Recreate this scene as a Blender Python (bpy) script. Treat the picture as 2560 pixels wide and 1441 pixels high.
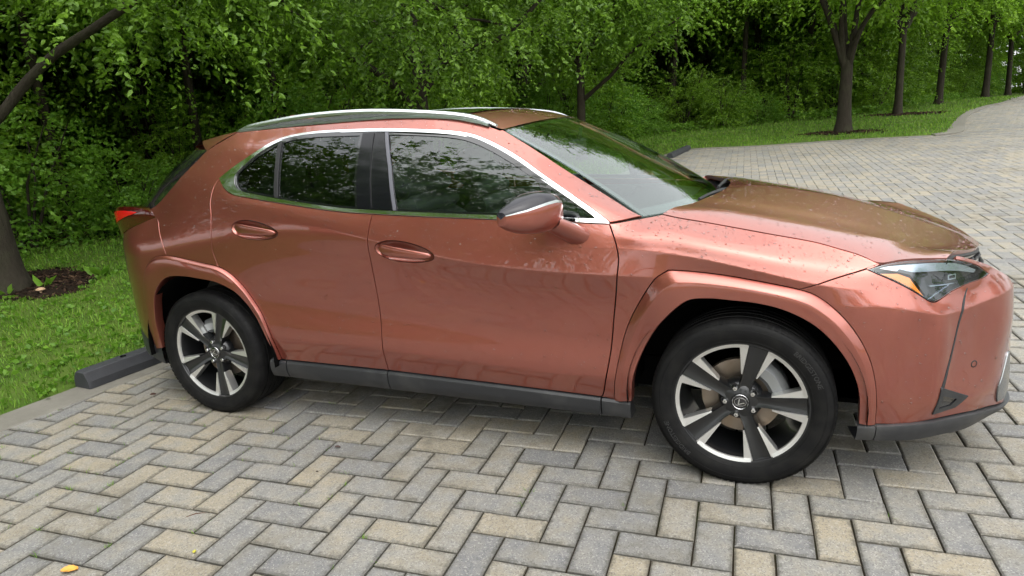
import bpy, bmesh, math, random
import numpy as np
from mathutils import Matrix, Vector
from mathutils.geometry import delaunay_2d_cdt

# ---------------------------------------------------------------- camera, sky, sun, exposure
scene = bpy.context.scene
for ob in list(bpy.data.objects): bpy.data.objects.remove(ob)
COL = scene.collection
cam_data = bpy.data.cameras.new('camera'); cam_data.sensor_width = 36.0; cam_data.lens = 23.334
cam_data.clip_start = 0.05; cam_data.clip_end = 500.0
camera = bpy.data.objects.new('camera', cam_data); COL.objects.link(camera)
camera.matrix_world = Matrix(((0.926913, -0.035552, 0.373588, 2.763327),
                              (0.370176, 0.250182, -0.894639, -3.346998),
                              (-0.061659, 0.967546, 0.245058, 1.433939),
                              (0, 0, 0, 1)))
scene.camera = camera
world = bpy.data.worlds.new('World'); scene.world = world; world.use_nodes = True
wn = world.node_tree; wn.nodes.clear()
w_out = wn.nodes.new('ShaderNodeOutputWorld'); w_bg = wn.nodes.new('ShaderNodeBackground')
w_sky = wn.nodes.new('ShaderNodeTexSky'); w_sky.sky_type = 'NISHITA'; w_sky.sun_disc = False
SUN_EL, SUN_ROT = 58.0, 150.0
w_sky.sun_elevation = math.radians(SUN_EL); w_sky.sun_rotation = math.radians(SUN_ROT)
w_sky.air_density = 1.0; w_sky.dust_density = 4.0; w_sky.ozone_density = 1.0
w_hsv = wn.nodes.new('ShaderNodeHueSaturation'); w_hsv.inputs['Saturation'].default_value = 0.25
wn.links.new(w_sky.outputs[0], w_hsv.inputs['Color'])
# overcast: cloud cover about three times brighter overhead than at the horizon, over the whole dome
w_geo = wn.nodes.new('ShaderNodeTexCoord'); w_sep = wn.nodes.new('ShaderNodeSeparateXYZ'); wn.links.new(w_geo.outputs['Generated'], w_sep.inputs[0])
w_ramp = wn.nodes.new('ShaderNodeValToRGB'); wn.links.new(w_sep.outputs['Z'], w_ramp.inputs[0])
w_ramp.color_ramp.elements[0].position = 0.0; w_ramp.color_ramp.elements[0].color = (3.2, 3.22, 3.2, 1)
w_ramp.color_ramp.elements[1].position = 1.0; w_ramp.color_ramp.elements[1].color = (6.8, 6.9, 6.95, 1)
w_mix = wn.nodes.new('ShaderNodeMix'); w_mix.data_type = 'RGBA'; w_mix.inputs[0].default_value = 0.72
wn.links.new(w_hsv.outputs[0], w_mix.inputs[6]); wn.links.new(w_ramp.outputs[0], w_mix.inputs[7]); wn.links.new(w_mix.outputs[2], w_bg.inputs['Color'])
w_bg.inputs['Strength'].default_value = 0.15
wn.links.new(w_bg.outputs[0], w_out.inputs['Surface'])
sun_data = bpy.data.lights.new('sun', 'SUN'); sun_data.energy = 0.6; sun_data.angle = math.radians(90.0); sun_data.color = (1.0, 0.97, 0.92)
sun = bpy.data.objects.new('sun', sun_data); COL.objects.link(sun); sun.location = (0, 0, 30)
_el, _az = math.radians(SUN_EL), math.radians(SUN_ROT)
_sd = Vector((math.sin(_az)*math.cos(_el), math.cos(_az)*math.cos(_el), math.sin(_el)))   # towards the sun
sun.rotation_euler = _sd.to_track_quat('Z', 'Y').to_euler()
scene.view_settings.view_transform = 'Standard'; scene.view_settings.look = 'None'
scene.view_settings.exposure = 1.55; scene.view_settings.gamma = 1.0
try: scene.view_settings.use_curve_mapping = False
except Exception: pass
scene.cycles.max_bounces = 5; scene.cycles.transparent_max_bounces = 12
scene.cycles.diffuse_bounces = 2; scene.cycles.glossy_bounces = 3; scene.cycles.transmission_bounces = 4
scene.cycles.use_denoising = True; scene.cycles.use_adaptive_sampling = True; scene.cycles.adaptive_threshold = 0.04
scene.cycles.use_light_tree = False; scene.cycles.caustics_reflective = False; scene.cycles.caustics_refractive = False

# ---------------------------------------------------------------- helpers
RNG = np.random.default_rng(7)
def tag(o, label=None, cat=None, group=None, kind=None):
    if label: o['label'] = label
    if cat: o['category'] = cat
    if group: o['group'] = group
    if kind: o['kind'] = kind
    return o
def empty(name, loc=(0, 0, 0), parent=None):
    o = bpy.data.objects.new(name, None); COL.objects.link(o); o.location = loc; o.parent = parent
    o.empty_display_size = 0.1
    return o
def link(name, me, parent=None, loc=None, rot=None):
    o = bpy.data.objects.new(name, me); COL.objects.link(o); o.parent = parent
    if loc is not None: o.location = loc
    if rot is not None: o.rotation_euler = rot
    return o
def mesh_np(name, V, faces, mat=None, smooth=True, normals=None):
    """V (n,3); faces: (m,3) or (m,4) int array or list of lists"""
    me = bpy.data.meshes.new(name); V = np.asarray(V, np.float32)
    if isinstance(faces, np.ndarray):
        k = faces.shape[1]; m = len(faces)
        me.vertices.add(len(V)); me.vertices.foreach_set('co', V.ravel())
        me.loops.add(m*k); me.loops.foreach_set('vertex_index', faces.astype(np.int32).ravel())
        me.polygons.add(m); me.polygons.foreach_set('loop_start', np.arange(0, m*k, k, dtype=np.int32))
        me.update(calc_edges=True); me.validate()
    else:
        me.from_pydata([tuple(map(float, v)) for v in V], [], [list(map(int, f)) for f in faces]); me.update()
    if mat is not None: me.materials.append(mat)
    if smooth:
        me.polygons.foreach_set('use_smooth', np.ones(len(me.polygons), bool))
        if normals is not None and len(normals) == len(me.vertices):
            me.normals_split_custom_set_from_vertices([tuple(n) for n in np.asarray(normals, float)])
    else:
        me.polygons.foreach_set('use_smooth', np.zeros(len(me.polygons), bool))
    return me
class MB:
    """collects shapes into one mesh"""
    def __init__(self): self.v = []; self.f = []; self.n = 0
    def add(self, V, Fs):
        V = np.asarray(V, float).reshape(-1, 3); self.v.append(V)
        self.f += [[i+self.n for i in f] for f in Fs]; self.n += len(V); return self
    def grid(self, P, closeu=False, closev=False, flip=False):
        P = np.asarray(P, float); a, b = P.shape[:2]; Fs = []
        for i in range(a if closeu else a-1):
            for j in range(b if closev else b-1):
                q = [i*b+j, ((i+1) % a)*b+j, ((i+1) % a)*b+(j+1) % b, i*b+(j+1) % b]
                Fs.append(q[::-1] if flip else q)
        return self.add(P.reshape(-1, 3), Fs)
    def box(self, c, s, rz=0.0, bev=0.0):
        x, y, z = [k/2 for k in s]
        if bev <= 0:
            V = np.array([(-x,-y,-z),(x,-y,-z),(x,y,-z),(-x,y,-z),(-x,-y,z),(x,-y,z),(x,y,z),(-x,y,z)])
            Fs = [(0,3,2,1),(4,5,6,7),(0,1,5,4),(1,2,6,5),(2,3,7,6),(3,0,4,7)]
        else:
            V = []; Fs = []
            b = min(bev, x*.99, y*.99, z*.99)
            for sz in (-1, 1):
                for (dx, dy, dz) in ((b, b, 0), (0, 0, b)):
                    for sx, sy in ((-1,-1),(1,-1),(1,1),(-1,1)):
                        V.append((sx*(x-dx), sy*(y-dy), sz*(z-dz)))
            V = np.array(V)  # 0-3 bottom cap,4-7 bottom ring,8-11 top cap,12-15 top ring
            Fs = [(3,2,1,0),(8,9,10,11)]
            for k in range(4):
                n = (k+1) % 4
                Fs += [(k, n, 4+n, 4+k), (4+k, 4+n, 12+n, 12+k), (12+k, 12+n, 8+n, 8+k)]
        c_, s_ = math.cos(rz), math.sin(rz)
        V = V@np.array([[c_, s_, 0], [-s_, c_, 0], [0, 0, 1]])+np.asarray(c, float)
        return self.add(V, Fs)
    def tube(self, pts, rad, n=8, cap=True):
        pts = np.asarray(pts, float); m = len(pts); rad = np.broadcast_to(np.asarray(rad, float), (m,))
        T = np.gradient(pts, axis=0); T /= np.maximum(np.linalg.norm(T, axis=1), 1e-9)[:, None]
        up = np.array([0, 0, 1.0]) if abs(T[0][2]) < .9 else np.array([1.0, 0, 0])
        P = []; u = np.cross(T[0], up); u /= np.linalg.norm(u)
        for k in range(m):
            u = u-T[k]*(u@T[k]); u /= max(np.linalg.norm(u), 1e-9); w = np.cross(T[k], u)
            a = np.linspace(0, 2*np.pi, n, endpoint=False)
            P.append(pts[k]+rad[k]*(np.cos(a)[:, None]*u+np.sin(a)[:, None]*w))
        n0 = self.n; self.grid(np.array(P), closev=True)
        if cap:
            self.f.append([n0+i for i in range(n)][::-1]); self.f.append([n0+(m-1)*n+i for i in range(n)])
        return self
    def lathe(self, prof, n=48, axis_c=(0, 0, 0), a0=0, a1=2*math.pi):
        """profile [(y, r)], revolved about the y axis"""
        full = abs(a1-a0-2*math.pi) < 1e-6
        th = np.linspace(a0, a1, n, endpoint=not full); prof = np.asarray(prof, float)
        P = np.stack([np.stack([np.cos(t)*prof[:, 1], prof[:, 0], np.sin(t)*prof[:, 1]], 1) for t in th])+np.asarray(axis_c, float)
        return self.grid(P, closeu=full)
    def prism(self, poly, z0, z1):
        poly = np.asarray(poly, float); n = len(poly)
        V = np.concatenate([np.c_[poly, np.full(n, z0)], np.c_[poly, np.full(n, z1)]])
        Fs = [list(range(n))[::-1], list(range(n, 2*n))]+[[i, (i+1) % n, n+(i+1) % n, n+i] for i in range(n)]
        return self.add(V, Fs)
    def xf(self, M):
        M = np.asarray(M, float); self.v = [v@M[:3, :3].T+M[:3, 3] for v in self.v]; return self
    def mirror_y(self):
        V = np.concatenate(self.v); V = V*[1, -1, 1]; o = MB(); o.add(V, [f[::-1] for f in self.f]); return o
    def mesh(self, name, mat=None, smooth=True, angle=None):
        me = mesh_np(name, np.concatenate(self.v), self.f, mat, smooth)
        if smooth and angle is not None:
            me.set_sharp_from_angle(angle=math.radians(angle))
        return me
    def build(self, name, mat, parent=None, smooth=True, angle=35, loc=None, rot=None):
        return link(name, self.mesh(name, mat, smooth, angle), parent, loc, rot)

# ---------------------------------------------------------------- materials
class NT:
    def __init__(self, name):
        self.m = bpy.data.materials.new(name); self.m.use_nodes = True; self.t = self.m.node_tree; self.t.nodes.clear()
        self.out = self.t.nodes.new('ShaderNodeOutputMaterial')
    def n(self, typ, **kw):
        nd = self.t.nodes.new('ShaderNode'+typ)
        for k, v in kw.items():
            if hasattr(nd, k) and not (k in [i.name for i in nd.inputs]): setattr(nd, k, v)
            else: self.s(nd.inputs[k], v)
        return nd
    def s(self, sock, v):
        if isinstance(v, bpy.types.NodeSocket): self.t.links.new(v, sock)
        elif isinstance(v, bpy.types.Node): self.t.links.new(v.outputs[0], sock)
        else:
            if sock.type == 'RGBA' and len(v) == 3: v = (*v, 1)
            sock.default_value = v
    def ramp(self, fac, stops, interp='LINEAR'):
        nd = self.t.nodes.new('ShaderNodeValToRGB'); nd.color_ramp.interpolation = interp; e = nd.color_ramp.elements
        while len(e) < len(stops): e.new(0.5)
        for k, (p, c) in enumerate(stops):
            e[k].position = p; e[k].color = (*c, 1) if not isinstance(c, (int, float)) else (c, c, c, 1)
        self.s(nd.inputs[0], fac); return nd
    def mix(self, fac, a, b, mode='MIX'):
        nd = self.t.nodes.new('ShaderNodeMix'); nd.data_type = 'RGBA'; nd.blend_type = mode
        self.s(nd.inputs[0], fac); self.s(nd.inputs[6], a); self.s(nd.inputs[7], b); return nd.outputs[2]
    def math(self, op, a, b=0.0):
        nd = self.t.nodes.new('ShaderNodeMath'); nd.operation = op; self.s(nd.inputs[0], a); self.s(nd.inputs[1], b); return nd.outputs[0]
    def noise(self, vec, scale, detail=3.0, rough=.5, dim='3D'):
        nd = self.t.nodes.new('ShaderNodeTexNoise'); self.s(nd.inputs['Vector'], vec)
        nd.inputs['Scale'].default_value = scale; nd.inputs['Detail'].default_value = detail; nd.inputs['Roughness'].default_value = rough
        return nd
    def bump(self, h, strength=.3, dist=.01):
        nd = self.t.nodes.new('ShaderNodeBump'); nd.inputs['Strength'].default_value = strength; nd.inputs['Distance'].default_value = dist
        self.s(nd.inputs['Height'], h); return nd.outputs[0]
    def pos(self): return self.n('NewGeometry').outputs['Position']
    def objc(self): return self.n('TexCoord').outputs['Object']
    def bsdf(self, **kw):
        b = self.t.nodes.new('ShaderNodeBsdfPrincipled')
        for k, v in kw.items(): self.s(b.inputs[k.replace('_', ' ')], v)
        self.t.links.new(b.outputs[0], self.out.inputs['Surface']); return b
def simple(name, col, rough=.5, metal=0.0, coat=0.0, spec=.5):
    t = NT(name); t.bsdf(Base_Color=col, Roughness=rough, Metallic=metal, Coat_Weight=coat, Coat_Roughness=.03, Specular_IOR_Level=spec); return t.m
# ---------------------------------------------------------------- car body surface
# The near flank is a surface F(s, z): along the doors s is the distance ahead of
# the rear axle; past s=3.0 and s=-0.35 the section line turns round the corners.
PF = (3.0, 0.45); PR = (-0.35, 0.45)
SIDE = {
 -0.35: [(.33,.885),(.45,.893),(.66,.897),(.80,.897),(.93,.885),(1.05,.815),(1.15,.765),(1.24,.715),(1.32,.66),(1.40,.60),(1.45,.55)],
 -0.10: [(.34,.888),(.46,.897),(.68,.900),(.82,.903),(.95,.898),(1.06,.860),(1.16,.812),(1.24,.765),(1.32,.703),(1.40,.637),(1.455,.58)],
 0.15: [(.345,.880),(.48,.896),(.70,.896),(.85,.901),(.97,.902),(1.07,.876),(1.16,.838),(1.235,.795),(1.32,.738),(1.40,.675),(1.46,.612)],
 0.35: [(.335,.862),(.46,.888),(.66,.882),(.87,.898),(1.01,.900),(1.08,.880),(1.12,.864),(1.153,.842),(1.27,.778),(1.385,.703),(1.467,.612)],
 0.60: [(.33,.856),(.45,.886),(.64,.873),(.90,.896),(1.04,.894),(1.075,.882),(1.098,.870),(1.118,.857),(1.25,.790),(1.38,.712),(1.472,.610)],
 1.07: [(.326,0.8530),(.44,0.8840),(.62,0.8670),(.85,0.8880),(.962,0.9050),(1.00,0.8920),(1.035,0.8770),(1.068,0.8610),(1.21,0.7990),(1.36,0.7180),(1.478,0.6050)],
 1.40: [(.318,0.8520),(.42,0.8830),(.60,0.8650),(.79,0.8790),(.890,0.9100),(.945,0.8940),(1.00,0.8760),(1.052,0.8570),(1.19,0.7980),(1.33,0.7240),(1.455,0.6050)],
 1.62: [(.313,0.8520),(.41,0.8820),(.585,0.8650),(.765,0.8770),(.862,0.9110),(.930,0.8930),(.99,0.8740),(1.043,0.8550),(1.15,0.8040),(1.28,0.7340),(1.398,0.6020)],
 1.76: [(.309,0.8520),(.40,0.8810),(.575,0.8650),(.75,0.8770),(.845,0.9110),(.92,0.8920),(.985,0.8720),(1.037,0.8540),(1.12,0.8140),(1.22,0.7600),(1.319,0.6300)],
 1.92: [(.304,0.8520),(.395,0.8800),(.57,0.8650),(.74,0.8770),(.838,0.9110),(.925,0.8900),(.98,0.8710),(1.030,0.8530),(1.09,0.8240),(1.155,0.7850),(1.224,0.6650)],
 2.07: [(.300,0.8520),(.39,0.8790),(.565,0.8660),(.735,0.8780),(.833,0.9110),(.940,0.8860),(.985,0.8690),(1.025,0.8510),(1.055,0.8340),(1.09,0.8080),(1.137,0.7000)],
 2.19: [(.296,0.8530),(.388,0.8780),(.56,0.8670),(.73,0.8800),(.829,0.9090),(.934,0.8840),(.985,0.8620),(1.022,0.8280),(1.035,0.8100),(1.048,0.7850),(1.067,0.7350)],
 2.26: [(.294,.855),(.386,.879),(.56,.869),(.73,.885),(.825,.900),(.930,.880),(.985,.855),(1.036,.752),(1.037,.751),(1.038,.750),(1.039,.749)],
 2.33: [(.292,.860),(.385,.880),(.56,.872),(.73,.884),(.822,.892),(.923,.881),(.985,.845),(1.049,.721),(1.050,.720),(1.051,.719),(1.052,.718)],
 2.49: [(.292,.865),(.385,.880),(.56,.876),(.72,.878),(.812,.876),(.899,.886),(.960,.850),(1.011,.742),(1.012,.741),(1.013,.740),(1.014,.739)],
 2.73: [(.295,.868),(.39,.880),(.56,.878),(.70,.875),(.775,.874),(.847,.886),(.910,.853),(.970,.760),(.971,.759),(.972,.758),(.973,.757)],
 2.90: [(.300,.870),(.395,.880),(.56,.880),(.68,.876),(.745,.874),(.808,.874),(.875,.838),(.937,.772),(.938,.771),(.939,.770),(.940,.769)],
 3.00: [(.303,.872),(.40,.882),(.56,.882),(.67,.879),(.735,.876),(.795,.862),(.850,.835),(.907,.785),(.908,.784),(.909,.783),(.910,.782)],
}
FRONT = {   # angle round the front pivot -> (z, distance from the pivot)
 10: [(.301,0.4180),(.39,0.4300),(.555,0.4320),(.665,0.4300),(.74,0.4250),(.795,0.4040),(.842,0.3840),(.890,0.3480)],
 20: [(.298,0.4140),(.385,0.4280),(.55,0.4330),(.66,0.4340),(.73,0.4300),(.785,0.4070),(.832,0.3870),(.884,0.3620)],
 32: [(.298,0.4180),(.375,0.4290),(.52,0.4350),(.66,0.4360),(.71,0.4380),(.765,0.4120),(.820,0.3930),(.885,0.3720)],
 38.5: [(.299,0.4240),(.37,0.4420),(.50,0.4500),(.66,0.4490),(.70,0.4440),(.745,0.4170),(.812,0.3950),(.884,0.3820)],
 50: [(.300,0.4400),(.365,0.4550),(.49,0.4510),(.62,0.4480),(.695,0.4460),(.752,0.4280),(.815,0.4140),(.875,0.4060)],
 62: [(.298,0.4750),(.36,0.4860),(.48,0.4780),(.61,0.4720),(.712,0.4740),(.752,0.4520),(.795,0.4460),(.850,0.4400)],
 75: [(.288,.517),(.36,.532),(.48,.534),(.62,.540),(.735,.530),(.768,.508),(.795,.488),(.828,.475)],
 85: [(.268,.565),(.35,.570),(.48,.566),(.62,.568),(.735,.558),(.765,.540),(.795,.518),(.832,.500)],
 90: [(.255,.585),(.35,.588),(.48,.582),(.62,.578),(.735,.566),(.765,.548),(.795,.528),(.835,.510)],
}
REAR = {
 16: [(.33,.424),(.45,.437),(.66,.442),(.80,.442),(.93,.430),(1.05,.365),(1.15,.308),(1.24,.255),(1.32,.197),(1.40,.135),(1.45,.09)],
 32: [(.33,.420),(.45,.434),(.66,.440),(.80,.440),(.93,.430),(1.05,.372),(1.15,.300),(1.24,.235),(1.32,.170),(1.40,.105),(1.45,.065)],
 57: [(.33,.440),(.45,.453),(.66,.452),(.80,.450),(.93,.438),(1.05,.395),(1.15,.310),(1.24,.225),(1.32,.145),(1.40,.075),(1.45,.035)],
 75: [(.33,.490),(.45,.505),(.66,.505),(.80,.498),(.93,.480),(1.05,.435),(1.15,.345),(1.24,.255),(1.32,.170),(1.40,.085),(1.45,.03)],
 90: [(.33,.545),(.45,.565),(.66,.565),(.80,.553),(.93,.530),(1.05,.48),(1.15,.385),(1.24,.29),(1.32,.20),(1.40,.105),(1.45,.04)],
}
def _stations():
    S = []
    for a, rows in sorted(REAR.items(), reverse=True):
        if a == 90: S.append((-1.50, rows))
        S.append((-0.35-a/90*0.7, rows))
    for x, rows in sorted(SIDE.items()):
        sub = 0.45 if (x <= -0.35+1e-6 or x >= 3.0-1e-6) else 0.0
        S.append((x, rows))
    for a, rows in sorted(FRONT.items()):
        top = rows[-1]
        S.append((3.0+a/90*0.7, rows+[(top[0]+.001*k, top[1]-.001*k) for k in (1, 2, 3)]))
        if a == 90: S.append((4.15, S[-1][1]))
    return S
_ST = _stations()
_SX = np.array([s for s, r in _ST])
_Z = np.array([[p[0] for p in r] for s, r in _ST])
_D = np.array([[p[1] - (0.45 if -0.35 <= s <= 3.0 else 0.0) for p in r] for s, r in _ST])
def _tang(x, y):                       # limited cubic tangents
    h = np.diff(x)[:, None]; d = np.diff(y, axis=0)/h
    t = np.zeros_like(y); t[1:-1] = (d[:-1]*h[1:]+d[1:]*h[:-1])/(h[1:]+h[:-1]); t[0] = d[0]; t[-1] = d[-1]
    return t
_ZT = _tang(_SX, _Z); _DT = _tang(_SX, _D)
CREASE = 0.72
def _crease(s):                        # how sharp the shoulder rows are along the car
    c = np.zeros((len(s), 11))
    c[:, 4] = np.interp(s, [0.5, 1.0, 1.6, 2.4, 3.0, 3.3, 3.6], [0, .5, 1, 1, .7, .9, .9])
    c[:, 5] = np.interp(s, [1.8, 2.1, 2.9, 3.1], [0, 1, 1, 0.3])
    c[:, 7] = np.interp(s, [0.1, 0.5, 2.0], [0, .6, 1])
    c[:, 1] = np.interp(s, [0.4, 0.8, 2.2, 2.6], [.2, .5, .5, .2])
    return c
def sect(s):
    s = np.asarray(s, float)
    i = np.clip(np.searchsorted(_SX, s)-1, 0, len(_SX)-2); h = (_SX[i+1]-_SX[i]); t = np.clip((s-_SX[i])/h, 0, 1)
    h = h[:, None]; t = t[:, None]
    a = 2*t**3-3*t**2+1; b = t**3-2*t**2+t; c = -2*t**3+3*t**2; d = t**3-t**2
    return (a*_Z[i]+b*h*_ZT[i]+c*_Z[i+1]+d*h*_ZT[i+1], a*_D[i]+b*h*_DT[i]+c*_D[i+1]+d*h*_DT[i+1])
def _relax():
    """resample the stations evenly and take the ripple out of the long door panels"""
    global _SX, _Z, _D, _ZT, _DT
    sx = np.r_[np.arange(-1.5, 4.15, .03), 4.15]; Z, D = sect(sx); Z2, D2 = Z.copy(), D.copy()
    for r in range(Z.shape[1]):
        base = np.interp(sx, [-.5, -.2, .1, 2.0, 2.5, 2.9, 3.05], [.02, .05, .11, .11, .07, .05, .012])
        if r >= 6: base = np.where(sx > 2.0, .015, np.where(sx < .3, .04, .09))
        for i, sg in enumerate(base):
            w = np.exp(-.5*((sx-sx[i])/sg)**2); lim = min(sx[i]-sx[0], sx[-1]-sx[i])
            w[np.abs(sx-sx[i]) > lim+1e-9] = 0; w /= w.sum(); Z2[i, r] = w@Z[:, r]; D2[i, r] = w@D[:, r]
    _SX, _Z, _D = sx, Z2, D2; _ZT = _tang(_SX, _Z); _DT = _tang(_SX, _D)
_relax()
def depth(s, z):
    Z, D = sect(s); n = Z.shape[1]; C = _crease(s)
    k = np.clip((z[:, None] >= Z).sum(1)-1, 0, n-2); r = np.arange(len(s))
    sl = np.diff(D, axis=1)/np.maximum(np.diff(Z, axis=1), 1e-5)
    tm = np.zeros_like(D); tm[:, 0] = sl[:, 0]; tm[:, -1] = sl[:, -1]
    hz = np.maximum(np.diff(Z, axis=1), 1e-5)
    tm[:, 1:-1] = (sl[:, :-1]*hz[:, 1:]+sl[:, 1:]*hz[:, :-1])/(hz[:, 1:]+hz[:, :-1])
    up = tm*(1-C); up[:, :-1] += C[:, :-1]*sl; dn = tm*(1-C); dn[:, 1:] += C[:, 1:]*sl
    z0 = Z[r, k]; H = np.maximum(Z[r, k+1]-z0, 1e-5); t = (z-z0)/H
    d0 = D[r, k]; d1 = D[r, k+1]; m0 = up[r, k]; m1 = dn[r, k+1]
    lim = 2.5*np.abs(d1-d0)/H+0.25; m0 = np.clip(m0, -lim, lim); m1 = np.clip(m1, -lim, lim)
    tc = np.clip(t, 0, 1)
    v = (2*tc**3-3*tc**2+1)*d0+(tc**3-2*tc**2+tc)*H*m0+(3*tc**2-2*tc**3)*d1+(tc**3-tc**2)*H*m1
    return v+np.where(t < 0, t*H*m0, 0)+np.where(t > 1, (t-1)*H*m1, 0)
def F(P):                              # (s, z) -> xyz on the near (right-hand, -y) side
    P = np.asarray(P, float); s = P[:, 0]; z = P[:, 1]; d = depth(s, z)
    phf = np.clip((s-3.0)/0.7, 0, 1)*np.pi/2; phr = np.clip((-0.35-s)/0.7, 0, 1)*np.pi/2
    xb = np.where(s > 3.0, PF[0], np.where(s < -0.35, PR[0], s))
    yb = np.where(s > 3.7, -(4.15-s), np.where(s < -1.05, -(s+1.5), -0.45))
    nx = np.sin(phf)-np.sin(phr); ny = -np.where(s > 0, np.cos(phf), np.cos(phr))
    return np.stack([xb+nx*d, yb+ny*d, z], 1)
def FN(P, e=0.004):
    P = np.asarray(P, float)
    a = F(P+[e, 0])-F(P-[e, 0]); b = F(P+[0, e])-F(P-[0, e])
    n = np.cross(a, b); n /= np.maximum(np.linalg.norm(n, axis=1), 1e-9)[:, None]
    return n
# ---------------------------------------------------------------- car materials
def paint_material():
    t = NT('copper_paint'); p = t.objc()
    fl = t.n('TexVoronoi', feature='F1'); t.s(fl.inputs['Vector'], p); fl.inputs['Scale'].default_value = 1400
    fr = t.n('SeparateColor'); t.s(fr.inputs[0], fl.outputs['Color'])
    base = t.mix(t.math('MULTIPLY', fr.outputs[0], .30), (0.315, 0.086, 0.061), (0.44, 0.138, 0.102))
    dust = t.noise(p, 3.0, 5, .6); d2 = t.ramp(dust.outputs[0], [(.48, 0), (.75, 1)])
    base = t.mix(t.math('MULTIPLY', d2.outputs[0], .08), base, (.30, .20, .15))
    rgh = t.math('ADD', .30, t.math('MULTIPLY', fr.outputs[1], .10))
    t.bsdf(Base_Color=base, Metallic=.82, Roughness=rgh, Specular_IOR_Level=.5, Coat_Weight=1.0, Coat_Roughness=.015, Coat_IOR=1.60)
    return t.m
def glass_material(name, tint, f0=.07, haze=0.0):
    t = NT(name)
    tr = t.n('BsdfTransparent', Color=tint); gl = t.n('BsdfGlossy', Color=(.93, .97, .97), Roughness=.008)
    lw = t.n('LayerWeight', Blend=.5); fac = t.math('ADD', f0, t.math('MULTIPLY', 1-f0, t.math('POWER', lw.outputs['Facing'], 5.0))); mx = t.n('MixShader')
    t.s(mx.inputs[0], fac); t.s(mx.inputs[1], tr.outputs[0]); t.s(mx.inputs[2], gl.outputs[0])
    t.t.links.new(mx.outputs[0], t.out.inputs['Surface']); return t.m
def tyre_material():
    t = NT('tyre_rubber'); p = t.objc(); n = t.noise(p, 18, 5, .6); n2 = t.noise(p, 160, 2)
    c = t.mix(t.ramp(n.outputs[0], [(.42, 0), (.72, 1)]).outputs[0], (.0055, .0055, .006), (.013, .0128, .012))
    t.bsdf(Base_Color=c, Roughness=.6, Specular_IOR_Level=.18, Normal=t.bump(n2.outputs[0], .15, .002)); return t.m
M = {}
M['paint'] = paint_material()
M['black_trim'] = None
def trim_material():
    t = NT('black_trim'); p = t.objc(); n = t.noise(p, 260, 2); g = t.noise(p, 5, 4, .65)
    c = t.mix(t.ramp(g.outputs[0], [(.5, 0), (.8, 1)]).outputs[0], (.020, .021, .024), (.050, .050, .050))
    t.bsdf(Base_Color=c, Roughness=.42, Specular_IOR_Level=.5, Normal=t.bump(n.outputs[0], .12, .001)); return t.m
M['black_trim'] = trim_material()
M['gloss_black'] = simple('gloss_black', (.008, .008, .010), .08, 0, 1.0)
M['mirror_cap'] = simple('mirror_cap', (.012, .011, .016), .20, 0, .25, .35)
M['pillar_black'] = simple('pillar_black', (.006, .006, .008), .10, 0, 0, .40)
M['chrome'] = simple('chrome', (.80, .82, .83), .10, 1.0)
M['satin_silver'] = simple('satin_silver', (.66, .70, .71), .30, 1.0)
M['rubber'] = simple('rubber', (.014, .014, .015), .55)
M['liner'] = simple('wheel_liner', (.004, .004, .004), .95, spec=.05)
M['grey_rubber'] = simple('grey_rubber', (.11, .11, .13), .45)
M['tyre'] = tyre_material()
M['rim_dark'] = simple('rim_dark', (.012, .0125, .014), .32, .3, .6)
M['rim_bright'] = simple('rim_machined', (.74, .735, .72), .33, .85)
M['dark_chrome'] = simple('dark_chrome', (.26, .27, .28), .22, .9)
M['steel'] = simple('lug_steel', (.72, .72, .72), .22, 1.0)
def disc_material():
    t = NT('brake_disc'); p = t.objc(); n = t.noise(p, 8, 4)
    c = t.mix(n.outputs[0], (.28, .27, .26), (.26, .17, .09)); t.bsdf(Base_Color=c, Metallic=.85, Roughness=.42); return t.m
M['disc'] = disc_material()
M['caliper'] = simple('caliper', (.34, .35, .36), .45, .7)
M['side_glass'] = glass_material('side_glass', (.66, .78, .72), .085)
M['rear_glass'] = glass_material('privacy_glass', (.24, .30, .28), .085)
M['windshield'] = glass_material('windshield_glass', (.55, .68, .62), .16)
M['roof_glass'] = glass_material('roof_glass', (.02, .03, .03), .08)
M['lens'] = glass_material('clear_lens', (.90, .93, .94), .06)
M['lamp_dark'] = simple('lamp_dark', (.018, .020, .024), .22, .2, .6)
M['lamp_silver'] = simple('lamp_silver', (.42, .47, .54), .22, .9)
M['amber'] = simple('amber_reflector', (.85, .22, .004), .25, 0, .8)
M['tail_dark'] = simple('tail_lamp_dark', (.055, .004, .004), .10, 0, 1.0)
def tail_red():
    t = NT('tail_lamp_red'); t.bsdf(Base_Color=(.62, .008, .008), Roughness=.25, Coat_Weight=1.0); return t.m
M['tail_red'] = tail_red()
M['seat'] = simple('seat_leather', (.060, .060, .062), .5)
M['dash'] = simple('dashboard_plastic', (.020, .020, .022), .6)
M['cabin'] = simple('cabin_lining', (.10, .097, .092), .8)
def drop_material():
    t = NT('water_drop'); t.bsdf(Base_Color=(.55, .42, .38), Roughness=.04, Specular_IOR_Level=.8, Coat_Weight=1.0, Coat_Roughness=.01); 
    t2 = NT('rain_drop')
    tr = t2.n('BsdfTransparent', Color=(.93, .93, .93)); gl = t2.n('BsdfGlossy', Color=(1, 1, 1), Roughness=.02)
    fr = t2.n('Fresnel', IOR=1.6); mx = t2.n('MixShader')
    t2.s(mx.inputs[0], fr); t2.s(mx.inputs[1], tr.outputs[0]); t2.s(mx.inputs[2], gl.outputs[0])
    t2.t.links.new(mx.outputs[0], t2.out.inputs['Surface']); return t2.m
M['drop'] = drop_material()
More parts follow.
